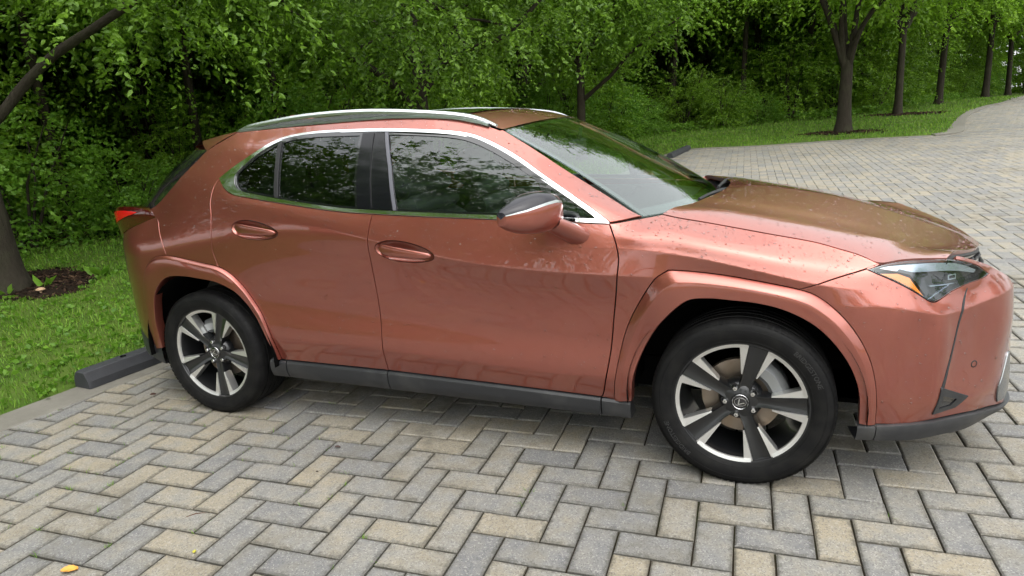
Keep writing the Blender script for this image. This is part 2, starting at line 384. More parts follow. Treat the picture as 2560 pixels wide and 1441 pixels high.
# ---------------------------------------------------------------- the car
car = empty('car', (1.32, 0, 0))
tag(car, 'wet copper-red compact crossover parked on the herringbone pavers', 'car')
CARLOC = np.array([1.32, 0, 0])
def ln(*p): return np.array(p, float)
B_SEAM = ln((1.077,1.068),(1.070,1.02),(1.066,.963),(1.062,.914),(1.060,.848),(1.060,.78),(1.061,.675),(1.064,.566),(1.066,.449),(1.063,.325))
LEAD = ln((2.144,1.022),(2.17,.964),(2.184,.916),(2.187,.879),(2.18,.804),(2.159,.656),(2.14,.493),(2.107,.329),(2.092,.296))
TRAIL = ln((.154,1.236),(.135,1.203),(.133,1.136),(.150,1.068),(.155,.978),(.151,.932),(.147,.894),(.163,.819))
QSEAM = ln((-.302,1.055),(-.263,1.036),(-.233,.995),(-.195,.937),(-.175,.876))
FRO = ln((-.40,.34),(-.415,.45),(-.410,.58),(-.39,.70),(-.34,.803),(-.28,.846),(-.219,.864),(-.126,.863),(.058,.834),(.169,.813),(.239,.774),(.294,.716),(.339,.647),(.384,.571),(.415,.486),(.432,.403),(.439,.335))
ARR = ln((-.341,.35),(-.345,.42),(-.344,.506),(-.318,.613),(-.283,.677),(-.228,.729),(-.166,.757),(-.066,.764),(.053,.754),(.16,.737),(.257,.691),(.324,.616),(.377,.52),(.41,.421),(.425,.350))
FFO = ln((2.147,.289),(2.159,.384),(2.175,.471),(2.198,.569),(2.23,.656),(2.273,.737),(2.303,.786),(2.329,.821),(2.361,.843),(2.387,.852),(2.537,.841),(2.686,.819),(2.829,.791),(2.886,.769),(2.942,.727),(2.989,.678),(3.034,.613),(3.067,.545),(3.088,.47),(3.10,.386),(3.106,.296))
ARF = ln((2.224,.30),(2.232,.393),(2.253,.469),(2.288,.549),(2.333,.628),(2.382,.688),(2.43,.733),(2.466,.751),(2.527,.756),(2.598,.752),(2.687,.745),(2.769,.727),(2.84,.696),(2.897,.658),(2.95,.603),(2.995,.537),(3.025,.469),(3.04,.401),(3.045,.30))
SHUT = ln((2.330,1.042),(2.415,1.025),(2.575,.997),(2.727,.97),(2.872,.944),(2.966,.918),(3.045,.896),(3.10,.875))
BSEAM = ln((3.10,.872),(2.97,.839),(2.829,.791))
BELT = ln((.156,1.241),(.204,1.197),(.273,1.165),(.373,1.149),(.56,1.123),(.877,1.083),(1.088,1.068),(1.359,1.054),(1.69,1.04),(1.947,1.031),(2.145,1.021))
DLO = ln((.156,1.241),(.232,1.294),(.354,1.361),(.451,1.409),(.55,1.430),(.708,1.439),(.998,1.434),(1.226,1.42),(1.397,1.403),(1.507,1.381),(1.618,1.337),(1.729,1.28),(1.841,1.212),(1.949,1.149),(2.051,1.089),(2.138,1.030))
QEDGE = ln((.153,1.461),(-.001,1.386),(-.056,1.34),(-.111,1.287),(-.2,1.2),(-.3,1.12),(-.365,1.092))
WSE = ln((1.622,1.395),(1.758,1.319),(1.917,1.224),(2.069,1.137),(2.191,1.067),(2.253,1.038))
LAMP_LO = ln((3.05,.858),(3.14,.821),(3.213,.783),(3.264,.749),(3.282,.741),(3.30,.739),(3.326,.745),(3.357,.757),(3.394,.77),(3.471,.784),(3.51,.789),(3.56,.80))
LAMP_UP = ln((3.56,.80),(3.511,.834),(3.459,.858),(3.405,.872),(3.309,.881),(3.216,.883),(3.156,.879),(3.101,.870),(3.05,.858))
LIPT = ln((3.052,.298),(3.104,.297),(3.216,.292),(3.344,.296),(3.473,.300),(3.605,.285),(3.70,.262))

def smooth_line(P, n=None, step=.012):
    """Catmull-Rom through the points, evenly resampled"""
    P = np.asarray(P, float); Q = np.vstack([2*P[0]-P[1], P, 2*P[-1]-P[-2]]); out = []
    for i in range(len(P)-1):
        a, b, c, d = Q[i:i+4]; t = np.linspace(0, 1, 12, endpoint=False)[:, None]
        out.append(.5*((2*b)+(c-a)*t+(2*a-5*b+4*c-d)*t**2+(3*b-a-3*c+d)*t**3))
    out = np.vstack(out+[P[-1:]]); L = np.r_[0, np.cumsum(np.linalg.norm(np.diff(out, axis=0), axis=1))]
    if n is None: n = max(3, int(L[-1]/step)+1)
    u = np.linspace(0, L[-1], n)
    return np.stack([np.interp(u, L, out[:, k]) for k in range(P.shape[1])], 1)
def cut(P, lo=None, hi=None, k=0):
    m = np.ones(len(P), bool)
    if lo is not None: m &= P[:, k] >= lo
    if hi is not None: m &= P[:, k] <= hi
    return P[m]
def join_loop(*parts, step=.012):
    out = []
    for p in parts:
        p = np.atleast_2d(np.asarray(p, float)); out.append(p)
    P = np.vstack(out); R = []
    for i in range(len(P)):
        a, b = P[i], P[(i+1) % len(P)]; L = np.linalg.norm(b-a)
        if L < 1e-4: continue
        k = max(1, int(round(L/step)))
        R += [a+(b-a)*j/k for j in range(k)]
    return np.array(R)
def area(P): x, y = P[:, 0], P[:, 1]; return .5*np.sum(x*np.roll(y, -1)-y*np.roll(x, -1))
def inset(P, g):
    if area(P) < 0: P = P[::-1]
    a = np.roll(P, 1, 0); b = np.roll(P, -1, 0); t = b-a; t /= np.maximum(np.linalg.norm(t, axis=1), 1e-9)[:, None]
    return P+g*np.stack([-t[:, 1], t[:, 0]], 1)
def inside(P, Q):
    x, y = Q[:, 0], Q[:, 1]; c = np.zeros(len(Q), bool); n = len(P)
    for i in range(n):
        x0, y0 = P[i]; x1, y1 = P[(i+1) % n]
        if y0 == y1: continue
        m = ((y0 > y) != (y1 > y)) & (x < (x1-x0)*(y-y0)/(y1-y0)+x0); c ^= m
    return c
def tri_panel(poly, holes=(), res=.014, extra=None):
    """2-D constrained triangulation of a polygon with holes; returns points, triangles, loops"""
    loops = [np.asarray(poly)]+[np.asarray(h) for h in holes]
    lo = loops[0].min(0); hi = loops[0].max(0)
    gx, gy = np.meshgrid(np.arange(lo[0]+res/2, hi[0], res), np.arange(lo[1]+res/2, hi[1], res*.85), indexing='ij')
    gx[:, ::2] += res/2
    G = np.stack([gx.ravel(), gy.ravel()], 1)
    if extra is not None: G = np.vstack([G, extra])
    ok = inside(loops[0], G)
    for h in loops[1:]: ok &= ~inside(h, G)
    G = G[ok]; Bd = np.vstack(loops); keep = np.ones(len(G), bool)
    for k in range(0, len(G), 4000):
        d = ((G[k:k+4000, None]-Bd[None])**2).sum(2).min(1); keep[k:k+4000] = d > (res*.42)**2
    G = G[keep]; pts = np.vstack([Bd, G]); edges = []; o = 0
    for l in loops:
        n = len(l); edges += [(o+i, o+(i+1) % n) for i in range(n)]; o += n
    vs, es, fs, ov, oe, of = delaunay_2d_cdt([Vector(p) for p in pts], edges, [], 0, 1e-6)
    V = np.array([tuple(v) for v in vs]); T = np.array([f for f in fs if len(f) == 3])
    cen = V[T].mean(1); ok = inside(loops[0], cen)
    for h in loops[1:]: ok &= ~inside(h, cen)
    T = T[ok]
    a = V[T]; cr = (a[:, 1, 0]-a[:, 0, 0])*(a[:, 2, 1]-a[:, 0, 1])-(a[:, 1, 1]-a[:, 0, 1])*(a[:, 2, 0]-a[:, 0, 0])
    T[cr < 0] = T[cr < 0][:, ::-1]; T = T[np.abs(cr) > 1e-10]
    return V, T, loops
DROP_SRC = []
def skin(P, off=0.0):
    return F(P)+FN(P)*off
def panel(name, poly, mat, holes=(), off=0.0, gap=.0022, thick=.014, res=.014, both=True, parent=None, drops=0, wrap_extra=True, fn=skin, nf=None):
    """one sheet of bodywork on the flank surface with rolled edges; mirrored copy on the far side"""
    nf = nf or FN
    poly = inset(poly, gap); holes = [inset(h, -gap) for h in holes]
    ex = None
    if wrap_extra:
        ss = np.arange(poly[:, 0].min(), poly[:, 0].max(), .012); Z = sect(ss)[0]
        ex = np.vstack([np.stack([ss, Z[:, k]+dz], 1) for k in (4, 5) for dz in (-.003, .003)])
    V, T, loops = tri_panel(poly, holes, res, ex)
    X = fn(V, off); N = nf(V); n = len(V); Vs = [X]; Ns = [N]; Fs = T.tolist()
    for l in loops:
        Xl = fn(l, off); Nl = nf(l); m = len(l)
        c = np.cross(np.roll(Xl, -1, 0)-np.roll(Xl, 1, 0), Nl); c /= np.maximum(np.linalg.norm(c, axis=1), 1e-9)[:, None]
        sgn = 1.0 if area(l) > 0 else 1.0
        Vs += [Xl, Xl-Nl*thick*.35+c*.0015*sgn, Xl-Nl*thick]; Ns += [(Nl+c)/1.414, c, c]
        for r in range(2):
            a = n+r*m; b = n+(r+1)*m
            Fs += [[a+i, b+i, b+(i+1) % m, a+(i+1) % m] for i in range(m)]
        n += 3*m
    X = np.vstack(Vs)-CARLOC; N = np.vstack(Ns)
    if drops: DROP_SRC.append((X[:len(V)], T, N[:len(V)], drops))
    o = link(name, mesh_np(name, X, Fs, mat, True, N), parent or car)
    if both:
        S = np.array([1, -1, 1]); link(name, mesh_np(name, X*S, [f[::-1] for f in Fs], mat, True, N*S), (parent if parent is not None and parent is not car else car))
    return o
def both_sides(mb, name, mat, parent=None, angle=35):
    mb.v = [np.concatenate(mb.v)-CARLOC]
    a = mb.build(name, mat, parent or car, angle=angle); b = mb.mirror_y().build(name, mat, parent or car, angle=angle)
    return a, b
def one(mb, name, mat, parent=None, angle=35):
    mb.v = [np.concatenate(mb.v)-CARLOC]; return mb.build(name, mat, parent or car, angle=angle)
def shifted(o): return o

# smooth versions of the outlines
sB = smooth_line(B_SEAM); sLEAD = smooth_line(LEAD); sTRAIL = smooth_line(TRAIL); sFRO = smooth_line(FRO); sFFO = smooth_line(FFO)
sSHUT = smooth_line(SHUT); sBELT = smooth_line(BELT); sDLO = smooth_line(DLO); sQE = smooth_line(QEDGE); sWSE = smooth_line(WSE)
sQS = smooth_line(QSEAM); sLIP = smooth_line(LIPT); sLL = smooth_line(LAMP_LO); sLU = smooth_line(LAMP_UP)
def ell(c, a, b, rot, n=56, egg=0.0):
    t = np.linspace(0, 2*np.pi, n, endpoint=False)
    x = a*np.cos(t); y = b*np.sin(t)*(1-egg*np.cos(t)); cr, sr = math.cos(rot), math.sin(rot)
    return np.stack([c[0]+x*cr-y*sr, c[1]+x*sr+y*cr], 1)
H_F = ell((1.247, .906), .148, .044, -.11, egg=.18); H_R = ell((.430, .998), .139, .043, -.10, egg=.18)
_tx = np.linspace(.165, 1.61, 120); _top = np.stack([_tx, sect(_tx)[0][:, 10]-.001], 1)
_frotop = sFRO[(sFRO[:, 1] > .812) & (sFRO[:, 0] < .172) & (sFRO[:, 0] > -.178)]
panel('side_panel', join_loop(sQS[::-1], QEDGE[-1:], sQE[::-1], _top, sWSE, [(2.145, 1.026)], sDLO[::-1], sTRAIL, _frotop[::-1]), M['paint'], drops=260, res=.012)
_b = sB
panel('rear_door', join_loop(sTRAIL[::-1], cut(sBELT, hi=1.077), _b, [(1.063, .325), (.44, .331)], cut(sFRO, lo=.3)[::-1][:0], sFRO[sFRO[:, 0] > .175][::-1]), M['paint'], holes=[H_R], drops=200, gap=.0028)
panel('front_door', join_loop(_b[::-1], cut(sBELT, lo=1.078), sLEAD, [(1.063, .325)]), M['paint'], holes=[H_F], drops=260, gap=.0030)
_ffo_a = sFFO[sFFO[:, 0] < 2.829]
panel('front_fender', join_loop(sLEAD[::-1], [(2.253, 1.031)], [(2.29, 1.036)], sSHUT, smooth_line(BSEAM), _ffo_a[::-1]), M['paint'], drops=230, res=.012, gap=.0030)
_ffo_b = sFFO[sFFO[:, 0] > 2.829]
GR_SIDE = ln((3.70,.262),(3.715,.40),(3.70,.55),(3.70,.68),(3.675,.755),(3.647,.785),(3.58,.826),(3.519,.853),(3.45,.878))
panel('front_bumper', join_loop(smooth_line(BSEAM), _ffo_b, sLIP, smooth_line(GR_SIDE), [(3.425, .883), (3.412, .874)], sLU[(sLU[:, 0] > 3.40)][::-1], sLL[::-1], [(3.052, .860)]), M['paint'], drops=150, res=.012)
TL_LO = ln((-.302,1.053),(-.42,1.020),(-.55,.985),(-.66,.950),(-.75,.955))
panel('rear_bumper', join_loop(sQS, [( -.178,.866)], sFRO[(sFRO[:, 0] < -.178)][::-1], [(-.46, .36), (-.60, .40), (-.75, .42), (-1.5, .42), (-1.5, .80), (-.86, .80), (-.80, .95)], smooth_line(TL_LO)[::-1]), M['paint'], drops=40)
panel('tailgate', join_loop([(-.805, .95), (-.865, .805), (-1.5, .805), (-1.5, 1.03), (-.83, 1.03)]), M['paint'], res=.03)

# wheel-arch flares
def flare(name, outer, inner, ledge, wout, lo):
    n = 90; O = smooth_line(outer, n); I = smooth_line(inner, n); Po = F(O)+FN(O)*.001; rows = []
    add = np.clip((O[:, 1]-.50)/.30, 0, 1); add = lo+(wout-lo)*add*add*(3-2*add); wi = -Po[:, 1]+add; kr = np.ones(9)/9; wi = np.convolve(np.pad(wi, 4, mode='edge'), kr, 'valid')
    Pi = np.stack([I[:, 0], -wi, I[:, 1]], 1)
    for t, b in ((0, 0), (.015, .22), (ledge*.5, .58), (ledge*.94, .94), (ledge*1.06, .985), (.6, 1.0), (.9, 1.0), (.975, 1.0)):
        P = Po+(Pi-Po)*t; P[:, 1] = Po[:, 1]+(Pi[:, 1]-Po[:, 1])*b; rows.append(P)
    P = Pi.copy(); P[:, 1] += .004; rows.append(P)
    P = Pi.copy(); P[:, 1] += .05; rows.append(P)
    G = np.array(rows); mb = MB(); mb.grid(G, flip=True)
    return both_sides(mb, name, M['paint'], angle=40)
flare('wheel_arch_flare', FFO, ARF, .36, .034, .014)
flare('wheel_arch_flare', FRO, ARR, .15, .020, .016)

# black rocker trim, valances and front lip
def strip_sill(x0, x1, n=30):
    xs = np.linspace(x0, x1, n); Z0 = sect(xs)[0][:, 0]; w0 = -F(np.stack([xs, Z0], 1))[:, 1]; mb = MB(); rows = []
    zb = np.interp(xs, [.37, 1.03, 2.2], [.238, .226, .212])
    for k, (dw, tz) in enumerate(((-.03, 1.03), (-.012, 1.0), (.004, .97), (.012, .86), (.012, .45), (.002, .12), (-.006, 0.0), (-.03, -.06), (-.10, -.08))):
        rows.append(np.stack([xs, -(w0+dw), zb+(Z0-.004-zb)*tz], 1))
    G = np.array(rows); mb.grid(G, flip=True)
    for e in (0, n-1): mb.add(G[:, e], [list(range(len(rows)))[::(-1 if e == 0 else 1)]])
    both_sides(mb, 'rocker_trim', M['black_trim'])
strip_sill(.372, .468, 6); strip_sill(.474, 1.0605); strip_sill(1.0655, 2.0905); strip_sill(2.0965, 2.216, 6)
def lip_strip(name, S, ztop, zbot, out, n=70):
    s = np.linspace(S[0], S[1], n); zt = np.interp(s, *ztop); zb = np.interp(s, *zbot); rows = []
    P0 = F(np.stack([s, np.maximum(zt, .24)], 1)); Nn = FN(np.stack([s, np.maximum(zt, .30)], 1)); Nn[:, 2] = 0; Nn /= np.linalg.norm(Nn, axis=1)[:, None]
    for o, t in ((-.02, 1.02), (0.0, 1.0), (out*.8, .93), (out, .80), (out*.6, .35), (-.004, 0.0), (-.05, -.06), (-.12, -.04)):
        P = P0+Nn*o; P[:, 2] = zb+(zt-zb)*t; rows.append(P)
    mb = MB(); mb.grid(np.array(rows), flip=True); both_sides(mb, name, M['black_trim'])
lip_strip('front_lip', (3.108, 4.15), ([3.1, 3.34, 3.47, 3.6, 3.7, 4.15], [.295, .294, .297, .283, .262, .25]), ([3.1, 3.25, 3.45, 3.6, 3.7, 4.15], [.230, .222, .228, .242, .247, .236]), .012)
lip_strip('front_lip', (3.040, 3.103), ([3.0, 3.1], [.300, .296]), ([3.0, 3.1], [.234, .231]), .016, 8)
lip_strip('rear_valance', (-1.5, -.36), ([-1.5, -.75, -.60, -.46, -.36], [.42, .42, .40, .36, .345]), ([-1.5, -.7, -.5, -.36], [.25, .27, .27, .25]), .004)

# window chrome, frames and panes: the glass is one smooth barrel curve fitted to the flank
_gq = np.stack([a.ravel() for a in np.meshgrid(np.linspace(.3, 2.0, 40), np.linspace(1.06, 1.42, 20), indexing='ij')], 1); _gq = _gq[inside(join_loop(sBELT, sDLO[::-1]), _gq)]
def _quad(P): x, z = P[:, 0]-1.1, P[:, 1]-1.22; return np.stack([np.ones(len(P)), x, z, x*x, x*z, z*z, x**3], 1)
_gc = np.linalg.lstsq(_quad(_gq), F(_gq)[:, 1], rcond=None)[0]
def glass_skin(P, off=0.0):
    P = np.asarray(P, float); X = np.stack([P[:, 0], _quad(P)@_gc, P[:, 1]], 1); return X+glass_n(P)*off
def glass_n(P):
    P = np.asarray(P, float); e = .01; dx = (_quad(P+[e, 0])@_gc-_quad(P-[e, 0])@_gc)/(2*e); dz = (_quad(P+[0, e])@_gc-_quad(P-[0, e])@_gc)/(2*e)
    n = np.stack([dx, -np.ones(len(P)), dz], 1); return n/np.linalg.norm(n, axis=1)[:, None]
print('glass fit residual mm', np.abs(F(_gq)[:, 1]-_quad(_gq)@_gc).max()*1000)
CH_IN_LO = smooth_line(BELT+[0, .017])
ch_in = join_loop(smooth_line(ln((.258,1.250),(.262,1.222),(.285,1.196),(.325,1.179),(.385,1.168),(.56,1.141),(.877,1.100),(1.088,1.085),(1.359,1.071),(1.69,1.057),(1.947,1.048),(2.088,1.041))),
                  smooth_line(ln((2.040,1.075),(1.936,1.137),(1.828,1.199),(1.717,1.266),(1.606,1.323),(1.497,1.366),(1.39,1.388),(1.222,1.405),(.998,1.419),(.708,1.424),(.557,1.415),(.463,1.394),(.37,1.347),(.295,1.293),(.262,1.262))))
dlo_out = join_loop(sBELT, sDLO[::-1])
panel('window_chrome', dlo_out, M['chrome'], holes=[ch_in], off=.0035, gap=.0012, thick=.008, res=.02, wrap_extra=False)
G_Q = join_loop(smooth_line(ln((.268,1.250),(.272,1.224),(.294,1.203),(.335,1.187),(.39,1.176),(.515,1.157))), ln((.474,1.386)), smooth_line(ln((.468,1.385),(.375,1.339),(.303,1.288),(.272,1.260))))
G_R = join_loop(smooth_line(ln((.552,1.151),(.75,1.124),(.983,1.100))), smooth_line(ln((.962,1.21),(.935,1.410))), smooth_line(ln((.71,1.415),(.565,1.407),(.505,1.396))))
G_F = join_loop(smooth_line(ln((1.200,1.090),(1.359,1.080),(1.69,1.066),(1.872,1.060))), smooth_line(ln((1.862,1.12),(1.836,1.185))), smooth_line(ln((1.712,1.260),(1.602,1.316),(1.494,1.358),(1.387,1.380),(1.222,1.397),(1.088,1.404))), ln((1.145,1.262)))
G_T = join_loop(smooth_line(ln((1.918,1.057),(2.068,1.050))), smooth_line(ln((2.034,1.070),(1.930,1.131),(1.890,1.155))))
dlo_in = inset(dlo_out, .006)
panel('window_frame', dlo_in, M['gloss_black'], holes=[G_Q, G_R, G_F, G_T], off=-.004, gap=0, thick=.006, res=.02, wrap_extra=False, fn=glass_skin, nf=glass_n)
panel('quarter_window', G_Q, M['rear_glass'], off=-.008, gap=-.002, thick=.004, res=.03, wrap_extra=False, fn=glass_skin, nf=glass_n, drops=40)
panel('rear_door_window', G_R, M['rear_glass'], off=-.008, gap=-.002, thick=.004, res=.03, wrap_extra=False, fn=glass_skin, nf=glass_n, drops=110)
panel('front_door_window', G_F, M['side_glass'], off=-.008, gap=-.002, thick=.004, res=.03, wrap_extra=False, fn=glass_skin, nf=glass_n, drops=260)
panel('front_quarter_window', G_T, M['side_glass'], off=-.008, gap=-.002, thick=.004, res=.03, wrap_extra=False, fn=glass_skin, nf=glass_n, drops=25)
panel('pillar_cover', join_loop(ln((.998,1.092),(1.072,1.087),(1.040,1.25),(1.012,1.416)), ln((.950,1.417),(.972,1.22))), M['pillar_black'], off=.002, gap=.001, thick=.008, res=.02, wrap_extra=False, fn=glass_skin, nf=glass_n)
panel('pillar_cover', join_loop(ln((1.078,1.087),(1.180,1.082),(1.128,1.262),(1.066,1.414)), ln((1.018,1.416),(1.047,1.25))), M['pillar_black'], off=.002, gap=.001, thick=.008, res=.02, wrap_extra=False, fn=glass_skin, nf=glass_n)
panel('window_rubber', join_loop(ln((1.183,1.082),(1.197,1.082),(1.144,1.262),(1.085,1.413)), ln((1.068,1.414),(1.130,1.262))), M['grey_rubber'], off=.003, gap=0, thick=.008, res=.02, wrap_extra=False, fn=glass_skin, nf=glass_n)
panel('window_rubber', join_loop(ln((.524,1.148),(.546,1.145),(.497,1.398),(.478,1.395))), M['rubber'], off=.002, gap=0, thick=.008, res=.02, wrap_extra=False, fn=glass_skin, nf=glass_n)

# door handles: a cup pressed into the door and a bar across it
def handle(Hp, c, rot, a, b):
    n = len(Hp); rows = []
    cen = np.array(c)
    for k, (r, d) in enumerate(((1.0, -.0005), (.95, -.006), (.85, -.014), (.65, -.022), (.35, -.027), (.05, -.028))):
        P = cen+(Hp-cen)*r; rows.append(F(P)+FN(np.repeat([c], n, 0))*d)
    mb = MB(); mb.grid(np.array(rows), closev=True, flip=False)
    cup = both_sides(mb, 'handle_cup', M['paint'], angle=60)
    cr, sr = math.cos(rot), math.sin(rot); mb = MB(); P = []
    for u in np.linspace(-1, 1, 25):
        hw = .0165*(1-.35*u)*max(0.0, 1-abs(u)**6)**.5+.003; out = .013*(1-abs(u)**3.0)-.004*abs(u)**3
        th = .010
        q = cen+np.array([cr, sr])*u*a*.90+np.array([-sr, cr])*(.002)
        base = F(q[None])[0]; N = FN(np.array([c]))[0]; V3 = np.array([0, 0, 1.0])
        ring = []
        for ang in np.linspace(0, 2*np.pi, 12, endpoint=False):
            e = np.sign(math.sin(ang))*abs(math.sin(ang))**.8*hw; o = np.sign(math.cos(ang))*abs(math.cos(ang))**.8*th*.5
            ring.append(base+N*(out+o)+V3*e)
        P.append(ring)
    P = np.array(P); mb.grid(P, closev=True, flip=False); m = P.shape[1]
    mb.f.append(list(range(m))); mb.f.append([24*m+i for i in range(m)][::-1])
    return both_sides(mb, 'door_handle', M['paint'], angle=60)
handle(H_F, (1.247, .906), -.11, .148, .044); handle(H_R, (.430, .998), -.10, .139, .043)

# roof, sunroof, rails, fin, spoiler
def roof_pt(u, v):
    """u rear->front, v near edge (-1) .. far edge (1)"""
    xr = -.17-.05*(1-v*v); xf = 1.622+.085*(1-v*v); x = xr+(xf-xr)*u
    xe = -.16+(1.622+.16)*u
    we = np.interp(xe, [-.16, .15, .6, 1.07, 1.4, 1.622], [.545, .611, .610, .605, .605, .602]); ze = np.interp(xe, [-.16, -.0, .15, .35, .6, .85, 1.07, 1.25, 1.4, 1.52, 1.622], [1.425, 1.448, 1.463, 1.470, 1.475, 1.479, 1.480, 1.471, 1.457, 1.430, 1.397])
    cr = np.interp(xe, [-.16, .3, .8, 1.2, 1.622], [.016, .022, .024, .026, .034])
    return np.stack([x, we*v, ze+cr*(1-np.abs(v)**2.2)], -1)
U, Vv = np.meshgrid(np.linspace(0, 1, 60), np.linspace(-1, 1, 33), indexing='ij')
RP = roof_pt(U, Vv); mb = MB(); mb.grid(RP, flip=False); ro = one(mb, 'roof', M['paint'], angle=60)
T_ = []
for i in range(59):
    for j in range(32): T_ += [(i*33+j, (i+1)*33+j, (i+1)*33+j+1), (i*33+j, (i+1)*33+j+1, i*33+j+1)]
RV = RP.reshape(-1, 3)-CARLOC; DROP_SRC.append((RV, np.array(T_), np.tile([0, 0, 1.0], (len(RV), 1)), 420))
U, Vv = np.meshgrid(np.linspace(.30, .86, 30), np.linspace(-.74, .74, 20), indexing='ij')
G = roof_pt(U, Vv); G[..., 2] += .004; mb = MB(); mb.grid(G); one(mb, 'sunroof', M['gloss_black'], angle=60)
def sweep(path, sec, mb):
    """sweep a section [(side, up)] along a mostly longitudinal path"""
    P = []
    for p in path: P.append([p+np.array([0, a, b]) for a, b in sec])
    P = np.array(P); n0 = mb.n; mb.grid(P, closev=True, flip=True); m = len(sec)
    mb.f.append([n0+i for i in range(m)]); mb.f.append([n0+(len(P)-1)*m+i for i in range(m)][::-1])
rp = [0, .006]+smooth_line(ln((.128,1.455),(.212,1.480),(.394,1.500),(.603,1.514),(.863,1.515),(1.071,1.504),(1.308,1.481),(1.449,1.460),(1.531,1.436),(1.588,1.410)), 50)
mb = MB(); n = len(rp); P = []
for k, (x, z) in enumerate(rp):
    tp = min(1.0, k/4.0+.25, (n-1-k)/5.0+.35)
    sec = [(-.020, -.016), (-.022, -.004), (-.014, .006), (.008, .008), (.018, .002), (.018, -.016)]
    wy = -.588
    P.append([(x, wy+a*(.5+.5*tp), z+b*tp) for a, b in sec])
P = np.array(P); mb.grid(P, closev=True, flip=True); mb.f.append(list(range(6))); mb.f.append([(n-1)*6+i for i in range(6)][::-1])
both_sides(mb, 'roof_rail', M['satin_silver'], angle=40)
xs = np.linspace(.16, 1.56, 40); ze = np.interp(xs, [.15, .35, .6, .85, 1.07, 1.25, 1.4, 1.52, 1.622], [1.463, 1.470, 1.475, 1.479, 1.480, 1.471, 1.457, 1.430, 1.397])
mb = MB(); P = np.array([[(x, -.607+a, z+b) for a, b in ((-.010, -.004), (-.008, .007), (.0, .010), (.012, .007), (.012, -.01))] for x, z in zip(xs, ze)])
mb.grid(P, closev=True, flip=True); both_sides(mb, 'rail_base', M['satin_silver'], angle=40)
mb = MB(); P = np.array([[(x, -.592+a, z+b) for a, b in ((-.004, .0), (-.004, .026), (.004, .026), (.004, .0))] for x, z in zip(xs[2:-3], ze[2:-3])])
mb.grid(P, closev=True, flip=True); both_sides(mb, 'rail_gasket', M['dark_chrome'], angle=40)
mb = MB(); P = []
for u in np.linspace(0, 1, 14):
    x = -.02+.19*u; h = .055*(1-u)**.8*min(1, u*6+.55); w = .026*(1-u)**.5+.001; z0 = 1.492+.02*u
    P.append([(x, -w, z0-.02), (x, -w*.75, z0+h*.5), (x, -w*.2, z0+h), (x, w*.2, z0+h), (x, w*.75, z0+h*.5), (x, w, z0-.02)])
P = np.array(P); mb.grid(P, flip=False); mb.f.append(list(range(6))); one(mb, 'antenna_fin', M['paint'], angle=50)
mb = MB(); vs = np.linspace(-1, 1, 33); P = []
E0 = roof_pt(np.zeros(33), vs)
for dx, dz, sh in ((.0, .002, 1.0), (-.035, -.009, 1.0), (-.085, -.024, .985), (-.090, -.032, .98), (-.03, -.05, .97), (.02, -.05, .97)):
    q = E0.copy(); q[:, 0] += dx*(.75+.25*(1-vs**2)); q[:, 2] += dz; q[:, 1] *= sh; P.append(q)
P = np.array(P); mb.grid(P, flip=True); one(mb, 'rear_spoiler', M['paint'], angle=40)

mb = MB(); qa = roof_pt(np.linspace(.165, 0, 16), np.full(16, -1.0)); qb = F(smooth_line(ln((.153,1.461),(.07,1.428),(-.001,1.386),(-.012,1.372)), 16)); rows = []
for t in np.linspace(0, 1, 6): q = qa+(qb-qa)*t; q[:, 1] -= .006*math.sin(math.pi*t); rows.append(q)
mb.grid(np.array(rows), flip=False); both_sides(mb, 'spoiler_side', M['paint'], angle=50)
# tailgate glass: from the rear edge of one quarter to the other
mb = MB(); P = []; hq = smooth_line(QEDGE[1:], 24)
E3 = F(hq)
for k in range(24):
    e = E3[k]; z = e[2]; xc = np.interp(z, [1.02, 1.09, 1.2, 1.3, 1.386], [-.83, -.77, -.66, -.54, -.41])
    row = []
    for u in 2*(np.linspace(0, 1, 49)**1.0):
        uu = u if u <= 1 else 2-u; w = -e[1]*(1-uu); x = e[0]+(xc-e[0])*(1-(1-uu)**4.2)
        row.append((x, (-w if u <= 1 else w), z-.004))
    P.append(row)
mb.grid(np.array(P), flip=False); one(mb, 'tailgate_glass', M['gloss_black'], angle=60)
mb = MB(); P = []
for t in np.linspace(0, 1, 12):   # black fin beside the tailgate glass, under the spoiler
    a = np.array([-.015, -.590, 1.392])+t*(np.array([-.13, -.50, 1.25])-np.array([-.015, -.590, 1.392]))
    wd = .12*(1-t)**1.2+.004
    P.append([a+np.array([0, 0, 0]), a+np.array([-wd*.9, wd*.25, .02*(1-t)]), a+np.array([-wd*.9, wd*.25+.02, .0]), a+np.array([0, .03, -.01])])
mb.grid(np.array(P), closev=True); both_sides(mb, 'spoiler_fin', M['gloss_black'], angle=40)

# windshield, cowl, wiper
def ws_pt(u, v):
    """u top->bottom, v -1 near .. 1 far"""
    top = np.stack([1.622+.085*(1-v*v), .600*v, 1.393+.036*(1-v*v)], -1)
    bot = np.stack([2.250+.215*(1-np.abs(v)**2.4), .745*v, 1.034-.004*(1-v*v)], -1)
    p = top+(bot-top)*u[..., None]; bl = .030*np.sin(np.pi*u)*(1-.55*v*v)
    p[..., 0] += bl*.48; p[..., 2] += bl*.88; return p
U, Vv = np.meshgrid(np.linspace(0.0, 1, 40), np.linspace(-.992, .992, 41), indexing='ij')
mb = MB(); mb.grid(ws_pt(U, Vv), flip=True); wso = one(mb, 'windshield', M['windshield'], angle=60)
mb = MB()   # printed black band round the glass
def band(u0, u1, v0, v1, nu, nv):
    U, Vv = np.meshgrid(np.linspace(u0, u1, nu), np.linspace(v0, v1, nv), indexing='ij'); g = ws_pt(U, Vv); g[..., 2] -= .004; mb.grid(g, flip=True)
